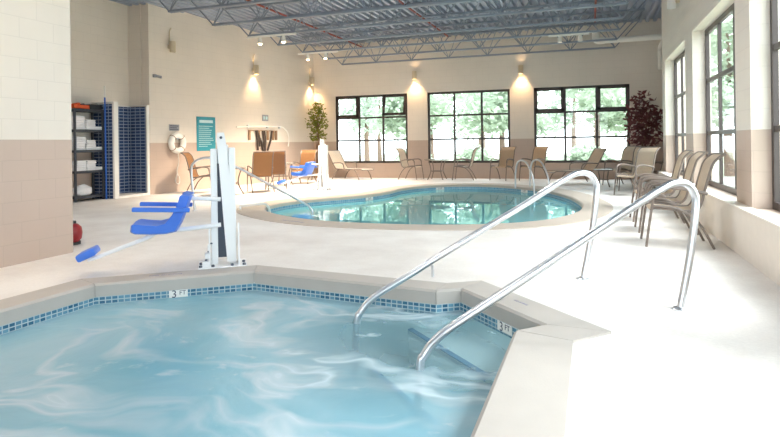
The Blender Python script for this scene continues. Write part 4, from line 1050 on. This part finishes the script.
for x, y, lab in ((-20.5, 27, 'left end of the garden seen through the left back window'), (-8.0, 26.3, 'low shrub under the trees of the middle back window'), (-5.0, 26.0, 'right shrub in the middle back window'), (-2.6, 25.0, 'left shrub in the right back window'), (-0.2, 25.0, 'centre shrub in the right back window'), (2.2, 25.2, 'right shrub in the right back window')):
    if hp is None:
        rnd = random.Random(4); hp = o = thing('garden_shrub', '', 'shrub'); b = MB(); pts = []
        for _ in range(900):
            v = Vector((rnd.gauss(0, 1), rnd.gauss(0, 1), abs(rnd.gauss(0, 1)))).normalized() * rnd.uniform(0.3, 1.0) ** 0.5
            pts.append(Vector((v.x * 1.1, v.y * 0.9, v.z * 1.3)))
        leaf_cloud(b, pts, 0.28, rnd); b.build('foliage', M['tree1'], o); MB().tube([(0, 0, 0), (0, 0, 0.9)], 0.05, 8).build('stem', M['trunk'], o)
    else: o = copy_tree(hp)
    o.location = (x, y, -0.2); o.rotation_euler = (0, 0, x); tag(o, 'bushy green ' + lab if 'shrub' in lab else 'bushy green shrub at the ' + lab, 'shrub', 'garden shrubs')

# ------------------------------------------------------------------ light
w = bpy.data.worlds.new('hazy_sky'); sc.world = w; w.use_nodes = True
bg = w.node_tree.nodes['Background']; bg.inputs[0].default_value = (0.88, 0.95, 1.0, 1); bg.inputs[1].default_value = 2.5
sun = lamp('SUN', 'sun', (10, -2, 12), 2.6, (1.0, 0.99, 0.98), angle=radians(30))
sun.rotation_euler = Vector((-0.66, 0.17, -0.73)).to_track_quat('-Z', 'Y').to_euler()
# daylight portals in the window openings
for a, b_ in BW:
    l = lamp('AREA', 'window_portal', ((a + b_) / 2, YB + 0.3, 1.72), 1, (1, 1, 1), shape='RECTANGLE', size=b_ - a, size_y=2.4); l.rotation_euler = (radians(-90), 0, 0); l.data.cycles.is_portal = True
for a, b_ in RW:
    l = lamp('AREA', 'window_portal', (XR + 0.33, (a + b_) / 2, 1.7), 1, (1, 1, 1), shape='RECTANGLE', size=2.43, size_y=b_ - a); l.rotation_euler = (0, radians(90), 0); l.data.cycles.is_portal = True
for a, b_ in FW:
    l = lamp('AREA', 'window_portal', ((a + b_) / 2, -4.3, 1.95), 1, (1, 1, 1), shape='RECTANGLE', size=b_ - a, size_y=3.3); l.rotation_euler = (radians(90), 0, 0); l.data.cycles.is_portal = True

# ------------------------------------------------------------------ camera
YAW, ROLL, F, YC = 0.3356, 0.0135, 575.4, 143.34
Rv = Vector((cos(YAW), sin(YAW), 0)); Fv = Vector((-sin(YAW), cos(YAW), 0)); Uv = Vector((0, 0, 1))
cx = Rv * cos(ROLL) - Uv * sin(ROLL); cy = Rv * sin(ROLL) + Uv * cos(ROLL); cz = -Fv
cam = bpy.data.cameras.new('camera'); co = bpy.data.objects.new('camera', cam); COL.objects.link(co)
mm = Matrix((cx, cy, cz)).transposed().to_4x4(); mm.translation = Vector((0, 0, 1.2)); co.matrix_world = mm
cam.sensor_width = 36; cam.lens = F / 780 * 36; cam.shift_y = -(218.5 - YC) / 780; cam.clip_start = 0.05; cam.clip_end = 300
sc.camera = co
sc.view_settings.view_transform = 'Standard'; sc.view_settings.look = 'None'; sc.view_settings.exposure = 1.3; sc.view_settings.gamma = 1.0; sc.view_settings.use_curve_mapping = False
sc.cycles.max_bounces = 10; sc.cycles.diffuse_bounces = 5; sc.cycles.transparent_max_bounces = 12; sc.cycles.glossy_bounces = 4
